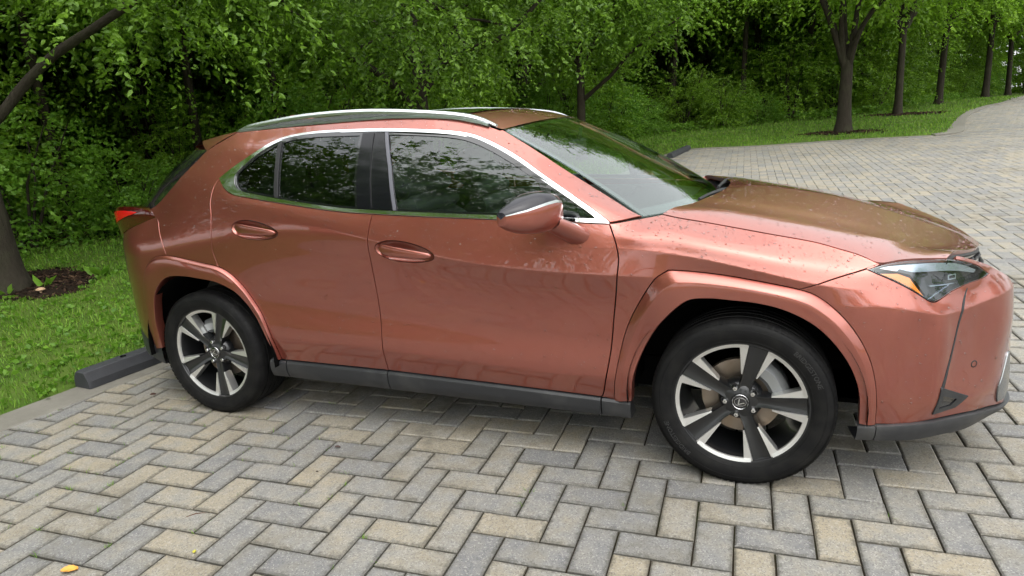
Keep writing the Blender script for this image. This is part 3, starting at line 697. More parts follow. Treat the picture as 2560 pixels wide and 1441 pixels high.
band(0, 1, -.995, -.955, 40, 3); band(0, 1, .955, .995, 40, 3); band(0, .035, -.95, .95, 3, 41); band(.93, 1.0, -.95, .95, 4, 41)
one(mb, 'windshield_band', M['gloss_black'], angle=60)
mb = MB(); P = []
v = np.linspace(-1, 1, 41)
bt = ws_pt(np.ones(41), v)
hx = np.interp(np.abs(v), [0, .4, .7, .85, 1], [2.525, 2.515, 2.465, 2.40, 2.325])
for t in np.linspace(0, 1, 5):
    q = bt.copy(); q[:, 0] = bt[:, 0]+(hx+.03-bt[:, 0])*t; q[:, 2] = bt[:, 2]-.012-.022*math.sin(math.pi*t)*(1-np.abs(v)**4); q[:, 1] = bt[:, 1]*(1-.0*t); P.append(q)
mb.grid(np.array(P), flip=True); one(mb, 'cowl_panel', M['black_trim'], angle=50)
def wiper(p0, p1, p2):
    mb = MB(); mb.tube(smooth_line(ln(p0, p1, p2), 14), np.linspace(.012, .007, 14), 6)
    d = np.array(p2)-np.array(p1); d /= np.linalg.norm(d); c = np.array(p2)
    mb.tube(np.array([c-d*.16-[0, 0, .006], c, c+d*.10-[0, 0, .006]]), .007, 6); one(mb, 'wiper', M['rubber'], angle=50)
wiper((2.51, -.02, 1.05), (2.495, -.16, 1.062), (2.455, -.32, 1.062)); wiper((2.50, .50, 1.045), (2.485, .36, 1.056), (2.475, .12, 1.060))

# hood
HE = np.vstack([sSHUT, smooth_line(ln((3.102,.874),(3.156,.883),(3.216,.887),(3.309,.885),(3.41,.877)))])
HE3 = F(HE); HE3 = smooth_line(HE3[::4], 80)
HE3[:, 1] += .0025
_tE = (HE3[:, 0]-HE3[0, 0])/(HE3[-1, 0]-HE3[0, 0])
RID = smooth_line(ln((2.385,-.610,1.056),(2.50,-.612,1.046),(2.64,-.610,1.024),(2.85,-.605,.984),(3.0,-.598,.950),(3.1,-.59,.926),(3.25,-.578,.889),(3.345,-.60,.881)), 80)
CEN = smooth_line(ln((2.525,0,1.070),(2.62,0,1.068),(2.75,0,1.054),(2.95,0,1.018),(3.08,0,.985),(3.245,0,.928),(3.404,0,.868),(3.525,0,.820)), 80)
def _at(Cv, u):
    k = np.clip(u, 0, 1)*79; i = np.clip(k.astype(int), 0, 78); f_ = (k-i)[..., None]; return Cv[i]*(1-f_)+Cv[i+1]*f_
def hood_pt(u, v):
    """u rear->front, v 0 near edge .. .24 ridge .. 1 centre"""
    e = _at(HE3, u); r = _at(RID, u); c = _at(CEN, u); a = np.clip(v/.24, 0, 1)[..., None]; b = np.clip((v-.24)/.76, 0, 1)[..., None]
    pa = e+(r-e)*a; pa[..., 2] += .006*np.sin(np.pi*a[..., 0])
    w = b; mid = r*.5+c*.5; rise = (c[..., 2]-r[..., 2])
    pb = r+(c-r)*w; pb[..., 2] = r[..., 2]+rise*(1-(1-w[..., 0])**1.45)-.003*np.sin(np.pi*np.clip(w[..., 0]/.3, 0, 1))*(1-u)
    sh = np.interp(u, [0, .12, .85, 1], [1.0, .2, .2, 1.0])
    pb[..., 0] = r[..., 0]+(c[..., 0]-r[..., 0])*((1-(1-w[..., 0])**2.0)*sh+w[..., 0]*(1-sh))
    return np.where((v < .24)[..., None], pa, pb)
U, Vv = np.meshgrid(np.linspace(0, 1, 90), np.r_[0, .012, .03, .06, .1, .15, .2, .228, .24, .252, np.linspace(.28, 1, 24)], indexing='ij')
G = hood_pt(U, Vv); m = G.shape[1]; Gf = G[:, ::-1]*[1, -1, 1]; G2 = np.concatenate([G, Gf[:, 1:]], 1)
edge0 = G2[:, :1]-[0, -.004, .016]; edge1 = G2[:, -1:]-[0, .004, .016]; G2 = np.concatenate([edge0, G2, edge1], 1)
fr = G2[-1:]-[.006, 0, .02]; G2 = np.concatenate([G2, fr], 0); rr = G2[:1]-[-.012, 0, .02]; G2 = np.concatenate([rr, G2], 0)
mb = MB(); mb.grid(G2, flip=False); hood = one(mb, 'hood', M['paint'], angle=28)
hv = G.reshape(-1, 3)-CARLOC; T_ = []
for i in range(89):
    for j in range(m-1): T_ += [(i*m+j, (i+1)*m+j, (i+1)*m+j+1), (i*m+j, (i+1)*m+j+1, i*m+j+1)]
DROP_SRC.append((hv, np.array(T_), np.tile([.15, -.1, .98], (len(hv), 1)), 420)); DROP_SRC.append((hv*[1, -1, 1], np.array(T_)[:, ::-1], np.tile([.15, .1, .98], (len(hv), 1)), 260))

# grille: a convex gloss-black bowl with dashed bars, hung from the hood edge
_he = hood_pt(np.ones(41), np.linspace(0, 1, 41)); _he = np.vstack([_he, _he[::-1][1:]*[1, -1, 1]])   # near corner .. centre .. far corner
_hv = np.linspace(-1, 1, len(_he))
def grille_pt(v, t, o=0.0):
    T = np.stack([np.interp(v, _hv, _he[:, k]) for k in range(3)], -1)-[.012, 0, .022]; T[..., 1] *= .97
    Bp = np.stack([3.560-.06*v*v, .50*v, np.full(np.shape(v), .27)], -1)
    P = Bp+(T-Bp)*np.asarray(t)[..., None]; P[..., 0] += .050*np.sin(np.pi*np.asarray(t)**1.3)*(1-.45*v*v)+o
    P[..., 1] *= 1-.14*np.sin(np.pi*np.clip(np.asarray(t)/.9, 0, 1)); return P
Tg, Yg = np.meshgrid(np.linspace(0, 1, 30), np.linspace(-1, 1, 41), indexing='ij')
mb = MB(); mb.grid(grille_pt(Yg, Tg)); one(mb, 'grille_backing', M['gloss_black'], angle=60)
for k, tt in enumerate(np.linspace(.05, .955, 17)):
    mb = MB()
    for y0 in np.arange(-.95+(k % 2)*.045, .88, .09):
        ys = np.linspace(y0, y0+.072, 4); q = grille_pt(ys, tt+.012*(ys-y0)/.072, .007); mb.tube(q, [.003, .0075, .0075, .003], 5)
    o = one(mb, 'grille_bar', M['rubber'], angle=50)
E1 = _he-[.006, 0, .020]
mb = MB(); mb.tube(E1, .008, 6); one(mb, 'hood_gasket', M['rubber'])
# bumper fittings
panel('bumper_slit', join_loop(smooth_line(ln((3.452,.768),(3.408,.69),(3.377,.571),(3.343,.424))), smooth_line(ln((3.329,.424),(3.370,.571),(3.404,.70),(3.449,.766)))), M['black_trim'], off=.0015, gap=0, thick=.004, res=.02, wrap_extra=False)
VENT = ln((3.329,.428),(3.452,.373),(3.409,.336),(3.321,.322))
panel('fog_vent', join_loop(VENT[::-1]), M['black_trim'], holes=[join_loop(ln((3.340,.395),(3.405,.372),(3.385,.350),(3.335,.343))[::-1])], off=.005, gap=0, thick=.012, res=.02, wrap_extra=False)
panel('fog_vent_cavity', join_loop(VENT[::-1]), M['gloss_black'], off=.0015, gap=.001, thick=.004, res=.02, wrap_extra=False)
panel('corner_chrome', join_loop(smooth_line(ln((3.640,.485),(3.606,.40),(3.596,.360),(3.618,.300))), smooth_line(ln((3.66,.297),(3.685,.33),(3.68,.42),(3.660,.485)))), M['dark_chrome'], off=.006, gap=0, thick=.012, res=.02, wrap_extra=False)

panel('parking_sensor', join_loop(ell((3.478, .487), .012, .012, 0, 24), step=.003), M['rubber'], holes=[ell((3.478, .487), .0095, .0095, 0, 24)], off=.0012, gap=0, thick=.003, res=.01, wrap_extra=False)
# headlamps
LAMP = join_loop(sLL, sLU)
panel('headlight_bowl', LAMP, M['lamp_dark'], off=-.030, gap=.004, thick=.002, res=.02, wrap_extra=False)
panel('headlight_rim', LAMP, M['gloss_black'], holes=[inset(LAMP if area(LAMP) > 0 else LAMP[::-1], .006)], off=-.001, gap=.002, thick=.032, res=.02, wrap_extra=False)
panel('headlight_daylight_strip', join_loop(smooth_line(ln((3.10,.862),(3.16,.868),(3.30,.868),(3.41,.858),(3.50,.826))), smooth_line(ln((3.49,.816),(3.40,.834),(3.30,.840),(3.19,.846)))), M['lamp_silver'], off=-.006, gap=0, thick=.010, res=.02, wrap_extra=False)
panel('headlight_amber', join_loop(ln((3.100,.845),(3.168,.842),(3.212,.826),(3.230,.799),(3.258,.764),(3.213,.794),(3.150,.826))), M['amber'], off=-.006, gap=0, thick=.012, res=.02, wrap_extra=False)
panel('headlight_divider', join_loop(ln((3.165,.849),(3.215,.836),(3.240,.806),(3.268,.764),(3.283,.762),(3.256,.812),(3.226,.844),(3.175,.857))), M['lamp_dark'], off=-.005, gap=0, thick=.014, res=.02, wrap_extra=False)
_sq = ln((3.392,.820),(3.426,.820),(3.424,.802),(3.390,.802))
panel('headlight_projector', join_loop(_sq, step=.006), M['lamp_silver'], holes=[inset(join_loop(_sq, step=.006), .004)], off=-.020, gap=0, thick=.006, res=.02, wrap_extra=False)
panel('headlight_reflector', join_loop(ln((3.315,.792),(3.420,.789),(3.420,.786),(3.315,.788)), step=.008), M['lamp_silver'], off=-.024, gap=0, thick=.006, res=.02, wrap_extra=False)
panel('headlight_reflector', join_loop(ln((3.296,.750),(3.312,.752),(3.400,.784),(3.394,.786)), step=.008), M['lamp_silver'], off=-.026, gap=0, thick=.006, res=.02, wrap_extra=False)
panel('headlight_lens', LAMP, M['lens'], off=.0015, gap=.003, thick=.003, res=.02, wrap_extra=False)

# tail lamps: a blade that stands out from the corner and runs round to the tailgate
TLS = [((-.302,.806),1.052,1.058),((-.36,.812),1.034,1.090),((-.45,.806),1.012,1.104),((-.56,.790),.982,1.108),((-.645,.764),.950,1.100),((-.700,.722),.930,1.088),((-.745,.62),.975,1.070),((-.80,.40),.990,1.035),((-.85,0.0),.995,1.030)]
mb = MB(); cs = smooth_line(np.array([(a[0], -a[1], b, c) for a, b, c in TLS]), 44); P = []
for k, (x, y, zb, zt) in enumerate(cs):
    zm = zb+(zt-zb)*.42; bul = .012*min(1, k/6.0); nx, ny = (-.35, -.94) if k < 12 else (-.8, -.6)
    if k > 19: nx, ny = -1, -.1
    P.append([(x+.05*-nx, y-.05*ny, zt-.004), (x, y, zt), (x+nx*bul, y+ny*bul, zt-.3*(zt-zb)), (x+nx*bul*.8, y+ny*bul*.8, zm), (x, y, zb), (x-.05*nx, y-.05*ny, zb+.004)])
mb.grid(np.array(P), flip=False); tl = both_sides(mb, 'tail_light', M['tail_dark'], angle=40)
mb = MB(); P = []
for k in range(5, 15):
    x, y, zb, zt = cs[k]; t = (k-5)/9; nx, ny = (-.35, -.94) if k < 12 else (-.8, -.6)
    zu = zt-.014; zu -= .006; zl = zu-(.004+.062*t**.9); zl = max(zl, zb+.026)
    P.append([(x+nx*.0138, y+ny*.0138, zu), (x+nx*.0150, y+ny*.0150, (zu+zl)/2), (x+nx*.0138, y+ny*.0138, zl)])
mb.grid(np.array(P), flip=False); both_sides(mb, 'tail_light_element', M['tail_red'], angle=60)

# door mirrors
def mirror_ring(w, x0, x1, z0, z1, n=40):
    zc = (z0+z1)/2; hz = (z1-z0)/2; R = []
    for a in np.linspace(0, 2*np.pi, n, endpoint=False):   # a=0 rear face, going over the top
        c, s = math.cos(a), math.sin(a)
        ex = abs(c)**(.45 if c > 0 else .80)*np.sign(c); ez = abs(s)**.62*np.sign(s)
        x = (x0+x1)/2-(x1-x0)/2*ex; R.append((x, -w, zc+hz*ez*(1-.10*max(0, -c))))
    return R
MST = [(.925,1.905,1.985,1.03,1.12),(.95,1.872,1.992,1.018,1.158),(.99,1.845,1.985,1.012,1.170),(1.03,1.826,1.965,1.012,1.166),(1.07,1.812,1.935,1.020,1.152),(1.10,1.803,1.905,1.034,1.136),(1.125,1.797,1.862,1.050,1.120),(1.136,1.797,1.835,1.060,1.110)]
MR = np.array([mirror_ring(*a) for a in MST]); MRs = MR.transpose(1, 0, 2)
def mirror_part(idx, name, mat, push=0.0):
    mb = MB(); g = MRs[idx].copy(); c = MR.mean((0, 1))
    if push:
        d = g-c; d /= np.linalg.norm(d, axis=-1)[..., None]; g = g+d*push
    mb.grid(g, flip=True)
    return both_sides(mb, name, mat, angle=50)
mirror_part(list(range(2, 18)), 'mirror_cap', M['mirror_cap'])
mirror_part([17, 18], 'mirror_chrome', M['satin_silver'], .0012)
mirror_part(list(range(18, 39)), 'mirror_housing', M['paint'])
mirror_part([38, 39, 0, 1, 2], 'mirror_glass_frame', M['gloss_black'])
e = MR[-1]; c = e.mean(0)+[0, -.005, 0]; up = list(range(2, 18)); lo = list(range(17, 40))+[0, 1, 2]
mb = MB(); mb.add(np.vstack([e[up], c]), [[k, k+1, len(up)][::-1] for k in range(len(up)-1)]); both_sides(mb, 'mirror_cap', M['mirror_cap'])
mb = MB(); mb.add(np.vstack([e[lo], c]), [[k, k+1, len(lo)][::-1] for k in range(len(lo)-1)]); both_sides(mb, 'mirror_housing', M['paint'])
mb = MB(); P = []
for t in np.linspace(0, 1, 7):
    cx, cy, cz = np.array((1.940, -.975, 1.050))*(1-t)+np.array((2.015, -.872, .982))*t; a = .046+.010*t; b = .028+.008*t
    P.append([(cx+a*math.cos(q)*1.0, cy+.012*math.sin(q), cz+b*math.sin(q)) for q in np.linspace(0, 2*np.pi, 14, endpoint=False)])
mb.grid(np.array(P), closev=True, flip=True); both_sides(mb, 'mirror_stalk', M['paint'], angle=60)

# underbody, wheel housings, engine-bay mass
mb = MB(); mb.box((1.32, 0, .30), (4.0, 1.05, .14)); mb.box((1.30, 0, .29), (1.56, 1.62, .13)); mb.box((3.2, 0, .40), (.55, 1.05, .30)); mb.box((-.45, 0, .42), (.7, 1.1, .25))
one(mb, 'underbody', M['liner'])
mb = MB(); mb.box((2.62, 0, .62), (.95, 1.02, .46)); mb.box((3.1, 0, .6), (.5, .9, .3)); one(mb, 'engine_bay', M['liner'])
mb = MB(); mb.box((.0, 0, .70), (1.0, 1.04, .40)); one(mb, 'luggage_floor', M['cabin'])
for xa in (0.0, 2.64):
    mb = MB(); mb.lathe([(-.50, .05), (-.50, .43), (-.60, .435), (-.905, .43)], 26, (xa, 0, .345), -.10, math.pi+.10)
    both_sides(mb, 'wheel_liner', M['liner'])
mb = MB(); mb.box((1.28, 0, .42), (1.60, 1.5, .06)); one(mb, 'cabin_floor', M['cabin'])
for s_ in (-1, 1):
    mb = MB(); mb.box((1.27, s_*.80, .74), (1.66, .03, .52)); one(mb, 'door_card', M['cabin'])

# cabin: dashboard, wheel, seats
mb = MB(); P = []
for y in np.linspace(-.72, .72, 13):
    P.append([(2.32, y, .98), (2.15, y, 1.0), (1.95, y, .985-.02*math.cos(y*3)), (1.86, y, .93), (1.84, y, .72), (1.95, y, .55)])
mb.grid(np.array(P)); one(mb, 'dashboard', M['dash'])
mb = MB(); mb.lathe([(.18*math.cos(a)*0+.014*math.sin(a), .185+.014*math.cos(a)) for a in np.linspace(0, 2*np.pi, 9)], 30); mb.box((0, 0, -.05), (.30, .02, .07)); mb.box((0, 0, 0), (.12, .03, .12))
Rz = Matrix.Translation((1.72, .36, .93)) @ Matrix.Rotation(math.radians(90), 4, 'Z') @ Matrix.Rotation(math.radians(-25), 4, 'X')
mb.xf(Rz); one(mb, 'steering_wheel', M['dash'])
def seat(x, y, wide, name='seat'):
    mb = MB()
    mb.box((x+.02, y, .60), (.50, wide, .16), bev=.05)
    for k in range(6):
        t = k/5; mb.box((x-.20-.17*t, y, .68+.46*t), (.15-.03*t, wide*(1-.10*t), .12), bev=.045)
    mb.box((x-.40, y, 1.20), (.09, wide*.56, .17), bev=.035); mb.tube(np.array([(x-.385, y-.06, 1.08), (x-.395, y-.06, 1.2)]), .008, 5); mb.tube(np.array([(x-.385, y+.06, 1.08), (x-.395, y+.06, 1.2)]), .008, 5)
    one(mb, name, M['seat'], angle=50)
seat(1.42, -.36, .50); seat(1.42, .36, .50); seat(.62, -.40, .48); seat(.62, .40, .48); seat(.62, 0, .30)
mb = MB(); mb.box((1.78, 0, 1.285), (.03, .22, .07), bev=.01); mb.tube(np.array([(1.785, 0, 1.30), (1.80, 0, 1.375)]), .010, 6); one(mb, 'interior_mirror', M['dash'])

# ---------------------------------------------------------------- wheels
def wheel(x, y, spin, side):
    """built facing -y; side=-1 near, +1 far"""
    W = empty('wheel', (x-CARLOC[0], y, .338), car)
    def put(mb, name, mat, parent=W, angle=35, smooth=True):
        if side > 0: mb = mb.mirror_y()
        return mb.build(name, mat, parent, angle=angle, smooth=smooth)
    # tyre
    prof = [(.105,.243),(.112,.252),(.118,.270),(.121,.290),(.118,.312),(.108,.326),(.098,.3335)]
    tread = []
    for g0, g1 in ((.098,.066),(.058,.022),(.014,-.014),(-.022,-.058),(-.066,-.098)):
        tread += [(g0-.001,.3372-.9*(g0*g0)*.35),(g1+.001,.3372-.9*(g1*g1)*.35),(g1,.329)] if g1 > -.09 else [(g0-.001,.3372-.9*(g0*g0)*.35),(g1,.3335)]
        if g1 > -.09: tread.append((g1-.007,.329))
    half2 = [(-a, b) for a, b in prof[::-1]]
    pr = prof+tread[0:]+half2[1:]+[(-.10,.236),(.10,.236)]
    pr = [(-a, b) for a, b in pr]        # outer face towards -y first
    mb = MB(); mb.lathe(pr+[pr[0]], 96); ty = put(mb, 'tyre', M['tyre'], angle=32)
    mb = MB()
    for k in range(84):                  # shoulder lugs
        a = 2*np.pi*k/84
        for sd in (-1, 1):
            c, s = math.cos(a), math.sin(a); q = []
            for (yy, r) in ((.088,.3350),(.104,.3318),(.1135,.3235)):
                for da in (-.027, .027):
                    q.append((math.cos(a+da)*(r+.0012), sd*yy, math.sin(a+da)*(r+.0012)))
            mb.add(q, [(0,2,3,1),(2,4,5,3)] if sd > 0 else [(1,3,2,0),(3,5,4,2)])
    tb = put(mb, 'tread', M['tyre'], ty, angle=30); tb['kind'] = 'stuff'
    mb = MB(); mb.lathe([(-.1185,.2985),(-.1206,.3000),(-.1188,.3015)], 90); mb.lathe([(-.1130,.2560),(-.1150,.2575),(-.1145,.2590)], 90); put(mb, 'sidewall_ridge', M['tyre'], ty)
    # rim barrel and outer lip
    mb = MB(); mb.lathe([(-.104,.248),(-.1075,.2465),(-.1065,.2405),(-.098,.236),(-.080,.2295),(-.02,.216),(.09,.210),(.10,.238)], 80); rim = put(mb, 'rim', M['rim_dark'], angle=40)
    # dark spokes with machined flanks
    yo = lambda r: np.interp(r, [.03, .07, .13, .20, .24], [-.078, -.080, -.088, -.096, -.1005])
    for k in range(5):
        a0 = math.radians(spin)+k*2*math.pi/5; er = np.array([math.cos(a0), 0, math.sin(a0)]); et = np.array([-math.sin(a0), 0, math.cos(a0)])
        mb = MB(); P = []
        for r in np.linspace(.045, .2385, 16):
            hw = np.interp(r, [.045, .09, .15, .2385], [.026, .0245, .030, .0385]); yy = yo(r)
            ring = [(-hw*1.12, yy+.050), (-hw, yy+.010), (-hw*.86, yy+.002), (-hw*.4, yy+.007), (0, yy+.009), (hw*.4, yy+.007), (hw*.86, yy+.002), (hw, yy+.010), (hw*1.12, yy+.050)]
            P.append([er*r+et*t+np.array([0, q, 0]) for t, q in ring])
        mb.grid(np.array(P), flip=True); put(mb, 'spoke', M['rim_dark'], angle=30)
        for sd in (-1, 1):               # bright flank: narrow at the hub, flaring into the rim
            mb = MB(); P = []
            for r in np.linspace(.112, .2405, 16):
                hw = np.interp(r, [.045, .09, .15, .2385], [.026, .0245, .030, .0385]); t = (r-.112)/(.1285)
                i = hw*.90; o = hw+.003+.0290*t+.0190*max(0, (t-.76)/.24)**2; yy = yo(r)
                ring = [(i, yy+.004), (i+.0015, yy-.0015), (o, yy-.0005), (o+.001, yy+.004), (o-.002, yy+.045)]
                P.append([er*r+et*sd*tt+np.array([0, q, 0]) for tt, q in ring])
            mb.grid(np.array(P), flip=(sd > 0)); put(mb, 'spoke_flank', M['rim_bright'], angle=30)
        # bright rim arc over the opening between this spoke and the next
        b0 = a0+.175; b1 = a0+2*math.pi/5-.175
        mb = MB(); mb.lathe([(-.094,.2245),(-.1005,.2260),(-.1055,.2405),(-.1045,.2455)], 20, (0, 0, 0), b0, b1); put(mb, 'rim_arc', M['rim_bright'], angle=30)
        # lug nut between spokes
        al = a0+math.pi/5; c = np.array([math.cos(al)*.0565, 0, math.sin(al)*.0565])
        mb = MB(); mb.lathe([(-.050,.016),(-.074,.0155),(-.074,.0125),(-.064,.0125)], 16, c); put(mb, 'lug_seat', M['rim_dark'])
        mb = MB(); mb.lathe([(-.060,.0105),(-.083,.0100),(-.086,.0085),(-.087,.002)], 6, c); put(mb, 'lug_nut', M['steel'], angle=20)
    mb = MB(); mb.lathe([(-.03,.085),(-.060,.078),(-.074,.060),(-.078,.040),(-.080,.034),(-.078,.030)], 40); put(mb, 'hub', M['rim_dark'], angle=40)
    mb = MB(); mb.lathe([(-.076,.0315),(-.083,.0310),(-.084,.0285),(-.083,.0),], 36); cap = put(mb, 'centre_cap', M['gloss_black'], angle=40)
    mb = MB(); mb.lathe([(-.0838,.0300),(-.0850,.0290),(-.0838,.0278)], 40); put(mb, 'cap_ring', M['steel'], cap)
    th = np.linspace(0, 2*np.pi, 41); mb = MB(); mb.tube(np.stack([.0215*np.cos(th), np.full(41, -.0842), .0165*np.sin(th)], 1), .0011, 5, cap=False)
    q = np.array([(-.002, .0125), (-.013, -.0085), (.0145, -.0085), (.0120, -.0050), (-.0070, -.0050), (.0030, .0125)]); n0 = len(q)
    rr = math.radians(20 if x > 1 else -15); q = q@np.array([[math.cos(rr), math.sin(rr)], [-math.sin(rr), math.cos(rr)]])
    mb.add([(a, -.0852, b) for a, b in q]+[(a, -.0835, b) for a, b in q], [list(range(n0))]+[[i, n0+i, n0+(i+1) % n0, (i+1) % n0] for i in range(n0)])
    put(mb, 'emblem', M['steel'], cap, smooth=False, angle=None)
    mb = MB(); mb.lathe([(.005,.02),(-.012,.06),(-.014,.150),(.006,.152),(.008,.06)], 50); put(mb, 'brake_disc', M['disc'])
    mb = MB(); P = []
    for a in np.linspace(math.radians(8), math.radians(62), 9) if x > 1 else np.linspace(math.radians(70), math.radians(118), 9):
        c, s = math.cos(a), math.sin(a); P.append([(c*.105, -.040, s*.105), (c*.120, -.055, s*.120), (c*.155, -.057, s*.155), (c*.178, -.035, s*.178), (c*.178, .03, s*.178), (c*.105, .03, s*.105)])
    P = np.array(P); mb.grid(P, closev=True, flip=True); mb.f += [list(range(6))[::-1], [48+i for i in range(6)]]; put(mb, 'brake_caliper', M['caliper'], angle=30)
    return W, ty
wf, tyf = wheel(2.64, -.783, 75, -1); wr, tyr = wheel(0.0, -.783, 63, -1); wheel(2.64, .783, 75, 1); wheel(0.0, .783, 63, 1)
# raised maker's name on the front tyre's sidewall
def sidewall_text(txt, r, size, a_mid, parent):
    cu = bpy.data.curves.new('lettering', 'FONT'); cu.body = txt; cu.size = size; cu.align_x = 'CENTER'; cu.extrude = .0012; cu.resolution_u = 2
    ob = bpy.data.objects.new('lettering', cu); COL.objects.link(ob)
    dg = bpy.context.evaluated_depsgraph_get(); me = bpy.data.meshes.new_from_object(ob.evaluated_get(dg)); bpy.data.objects.remove(ob)
    V = np.zeros(len(me.vertices)*3); me.vertices.foreach_get('co', V); V = V.reshape(-1, 3)
    a = a_mid-V[:, 0]/r; rr = r+V[:, 1]; W3 = np.stack([np.cos(a)*rr, -.1205-V[:, 2], np.sin(a)*rr], 1)
    me.vertices.foreach_set('co', W3.astype(np.float32).ravel()); me.update(); me.materials.clear(); me.materials.append(M['lettering'])
    return link('lettering', me, parent)
M['lettering'] = simple('tyre_lettering', (.030, .030, .031), .45)
sidewall_text('BRIDGESTONE', .282, .024, math.radians(35), tyf); sidewall_text('BRIDGESTONE', .282, .024, math.radians(215), tyf)

# ---------------------------------------------------------------- rain beads on the bodywork
def beads():
    Vs = []; Fs = []; n = 0; rg = np.random.default_rng(3)
    for V, T, N, cnt in DROP_SRC:
        a = V[T]; ar = np.linalg.norm(np.cross(a[:, 1]-a[:, 0], a[:, 2]-a[:, 0]), axis=1)
        cr = np.cross(a[:, 1]-a[:, 0], a[:, 2]-a[:, 0])/np.maximum(ar, 1e-12)[:, None]; sg = np.sign((cr*N[T[:, 0]]).sum(1))[:, None]; nn = cr*sg
        up = np.clip(nn[:, 2]+.30, .12, 1)**1.5*ar; k = rg.choice(len(T), int(cnt*1.7), p=up/up.sum())
        r1, r2 = rg.random((2, len(k))); m = r1+r2 > 1; r1[m] = 1-r1[m]; r2[m] = 1-r2[m]
        P = a[k, 0]+(a[k, 1]-a[k, 0])*r1[:, None]+(a[k, 2]-a[k, 0])*r2[:, None]; nr = nn[k]
        for p, q in zip(P, nr):
            r = .0015+.0036*rg.random()**2.8; u = np.cross(q, [.3, .5, .8]); u /= np.linalg.norm(u); w = np.cross(q, u); h = r*.55
            ring = []
            for rad, hh in ((1.0, -.0003), (.72, h*.62)):
                for j in range(7):
                    t = 2*np.pi*j/7; ring.append(p+(u*math.cos(t)+w*math.sin(t))*r*rad*(1+.2*rg.random())+q*hh)
            ring.append(p+q*h); Vs += ring
            for j in range(7):
                k2 = (j+1) % 7; Fs.append((n+j, n+k2, n+7+k2)); Fs.append((n+j, n+7+k2, n+7+j)); Fs.append((n+7+j, n+7+k2, n+14))
            n += 15
    o = link('rain_drops', mesh_np('rain_drops', np.array(Vs), np.array(Fs), M['drop'], True), car); o['kind'] = 'stuff'
beads()
# ---------------------------------------------------------------- gather small pieces under the part they belong to
def _centre(o):
    if o.type != 'MESH': return np.zeros(3)
    V = np.zeros(len(o.data.vertices)*3, np.float32); o.data.vertices.foreach_get('co', V); V = V.reshape(-1, 3); return (V.min(0)+V.max(0))/2
def _kids(stem): return [o for o in car.children if o.name.split('.')[0] == stem]
def under(stem_parent, stems, xr=None):
    for p in _kids(stem_parent):
        cp = _centre(p)
        for st in stems:
            for o in _kids(st):
                co = _centre(o)
                if (co[1] < 0) == (cp[1] < 0) and (xr is None or xr[0] < co[0]+CARLOC[0] < xr[1]): o.parent = p
under('front_door', ('door_handle', 'handle_cup'), (.9, 2.2)); under('rear_door', ('door_handle', 'handle_cup'), (0, .9))
under('tail_light', ('tail_light_element',)); under('roof_rail', ('rail_base', 'rail_gasket')); under('fog_vent', ('fog_vent_cavity',))
for stem, pick in (('door_mirror', 'mirror_'), ('headlight', 'headlight_')):
    for sd in (-1, 1):
        e = empty(stem, (0, 0, 0), car)
        for o in list(car.children):
            if o.name.startswith(pick) and o.type == 'MESH' and (_centre(o)[1] < 0) == (sd < 0): o.parent = e
def under_one(stem_parent, stems):
    p = _kids(stem_parent)[0]
    for st in stems:
        for o in _kids(st): o.parent = p
_kids('grille_backing')[0].name = 'grille'
under_one('grille', ('grille_bar',)); under_one('hood', ('hood_gasket',)); under_one('windshield', ('windshield_band',)); under_one('roof', ('sunroof', 'antenna_fin'))
# ---------------------------------------------------------------- ground
def hz(x, y):
    """the lot rises gently away from the car"""
    y = np.asarray(y, float); t = (np.minimum(y, 30.0)-2.0)/1.5
    return .037*1.5*(np.log1p(np.exp(-np.abs(t)))+np.maximum(t, 0))
def edge_x(y): return -1.139+.096*np.asarray(y, float)          # lawn side of the concrete edge
PAVE = [(-1.70+.0, -9.0)]
PAVE = np.array([(edge_x(-9)+.12, -9.0), (edge_x(0)+.12, 0), (edge_x(6)+.12, 6), (edge_x(12.9)+.12, 12.9), (.72, 14.02), (2.2, 14.05), (4.0, 14.58), (6.1, 14.86), (6.52, 15.4),
                 (7.10, 18.2), (7.88, 21.2), (8.84, 24.0), (9.72, 26.2), (11.1, 28.7), (13.4, 35.0), (16.5, 43.0), (24, 43.0), (18, 27), (15.5, 14), (15, 0), (15, -9)], float)
def dist_poly(P, Q):
    """unsigned distance of points Q from polyline P"""
    d = np.full(len(Q), 1e9)
    for i in range(len(P)-1):
        a, b = P[i], P[i+1]; ab = b-a; t = np.clip(((Q-a)@ab)/(ab@ab), 0, 1); d = np.minimum(d, np.linalg.norm(Q-(a+t[:, None]*ab), axis=1))
    return d
FOREST = np.array([(-14, -9.0), (-9.6, -1.0), (-7.1, 2.7), (-5.2, 8.0), (-3.4, 14.0), (-1.9, 19.4), (2.2, 22.6), (5.2, 24.2), (8.0, 31.0), (11.5, 41.0), (16, 52.0)], float)
def forest_side(Q):
    """signed distance: positive inside the woods"""
    d = dist_poly(FOREST, Q); P = np.vstack([FOREST, (-80, 90), (-80, -9)]); return np.where(inside(P, Q), d, -d)
def terrain_z(Q):
    Q = np.asarray(Q, float); z = hz(Q[:, 0], Q[:, 1]); pin = inside(PAVE, Q); d = dist_poly(np.vstack([PAVE, PAVE[:1]]), Q)
    b = .018*np.sin(Q[:, 0]*1.7+1.3*np.sin(Q[:, 1]*.9))*np.sin(Q[:, 1]*1.3+.6)*np.clip(d-.3, 0, 1)
    return z+np.where(pin, -.07, np.minimum(.02, -.03+d*.25)+b)
def coords(a, b, fine0, fine1, f, c):
    return np.unique(np.round(np.r_[np.arange(a, fine0, c), np.arange(fine0, fine1, f), np.arange(fine1, b+c, c)], 3))
gx = coords(-150, 150, -14, 16, .25, 8.0); gy = coords(-120, 180, -10, 30, .25, 8.0)
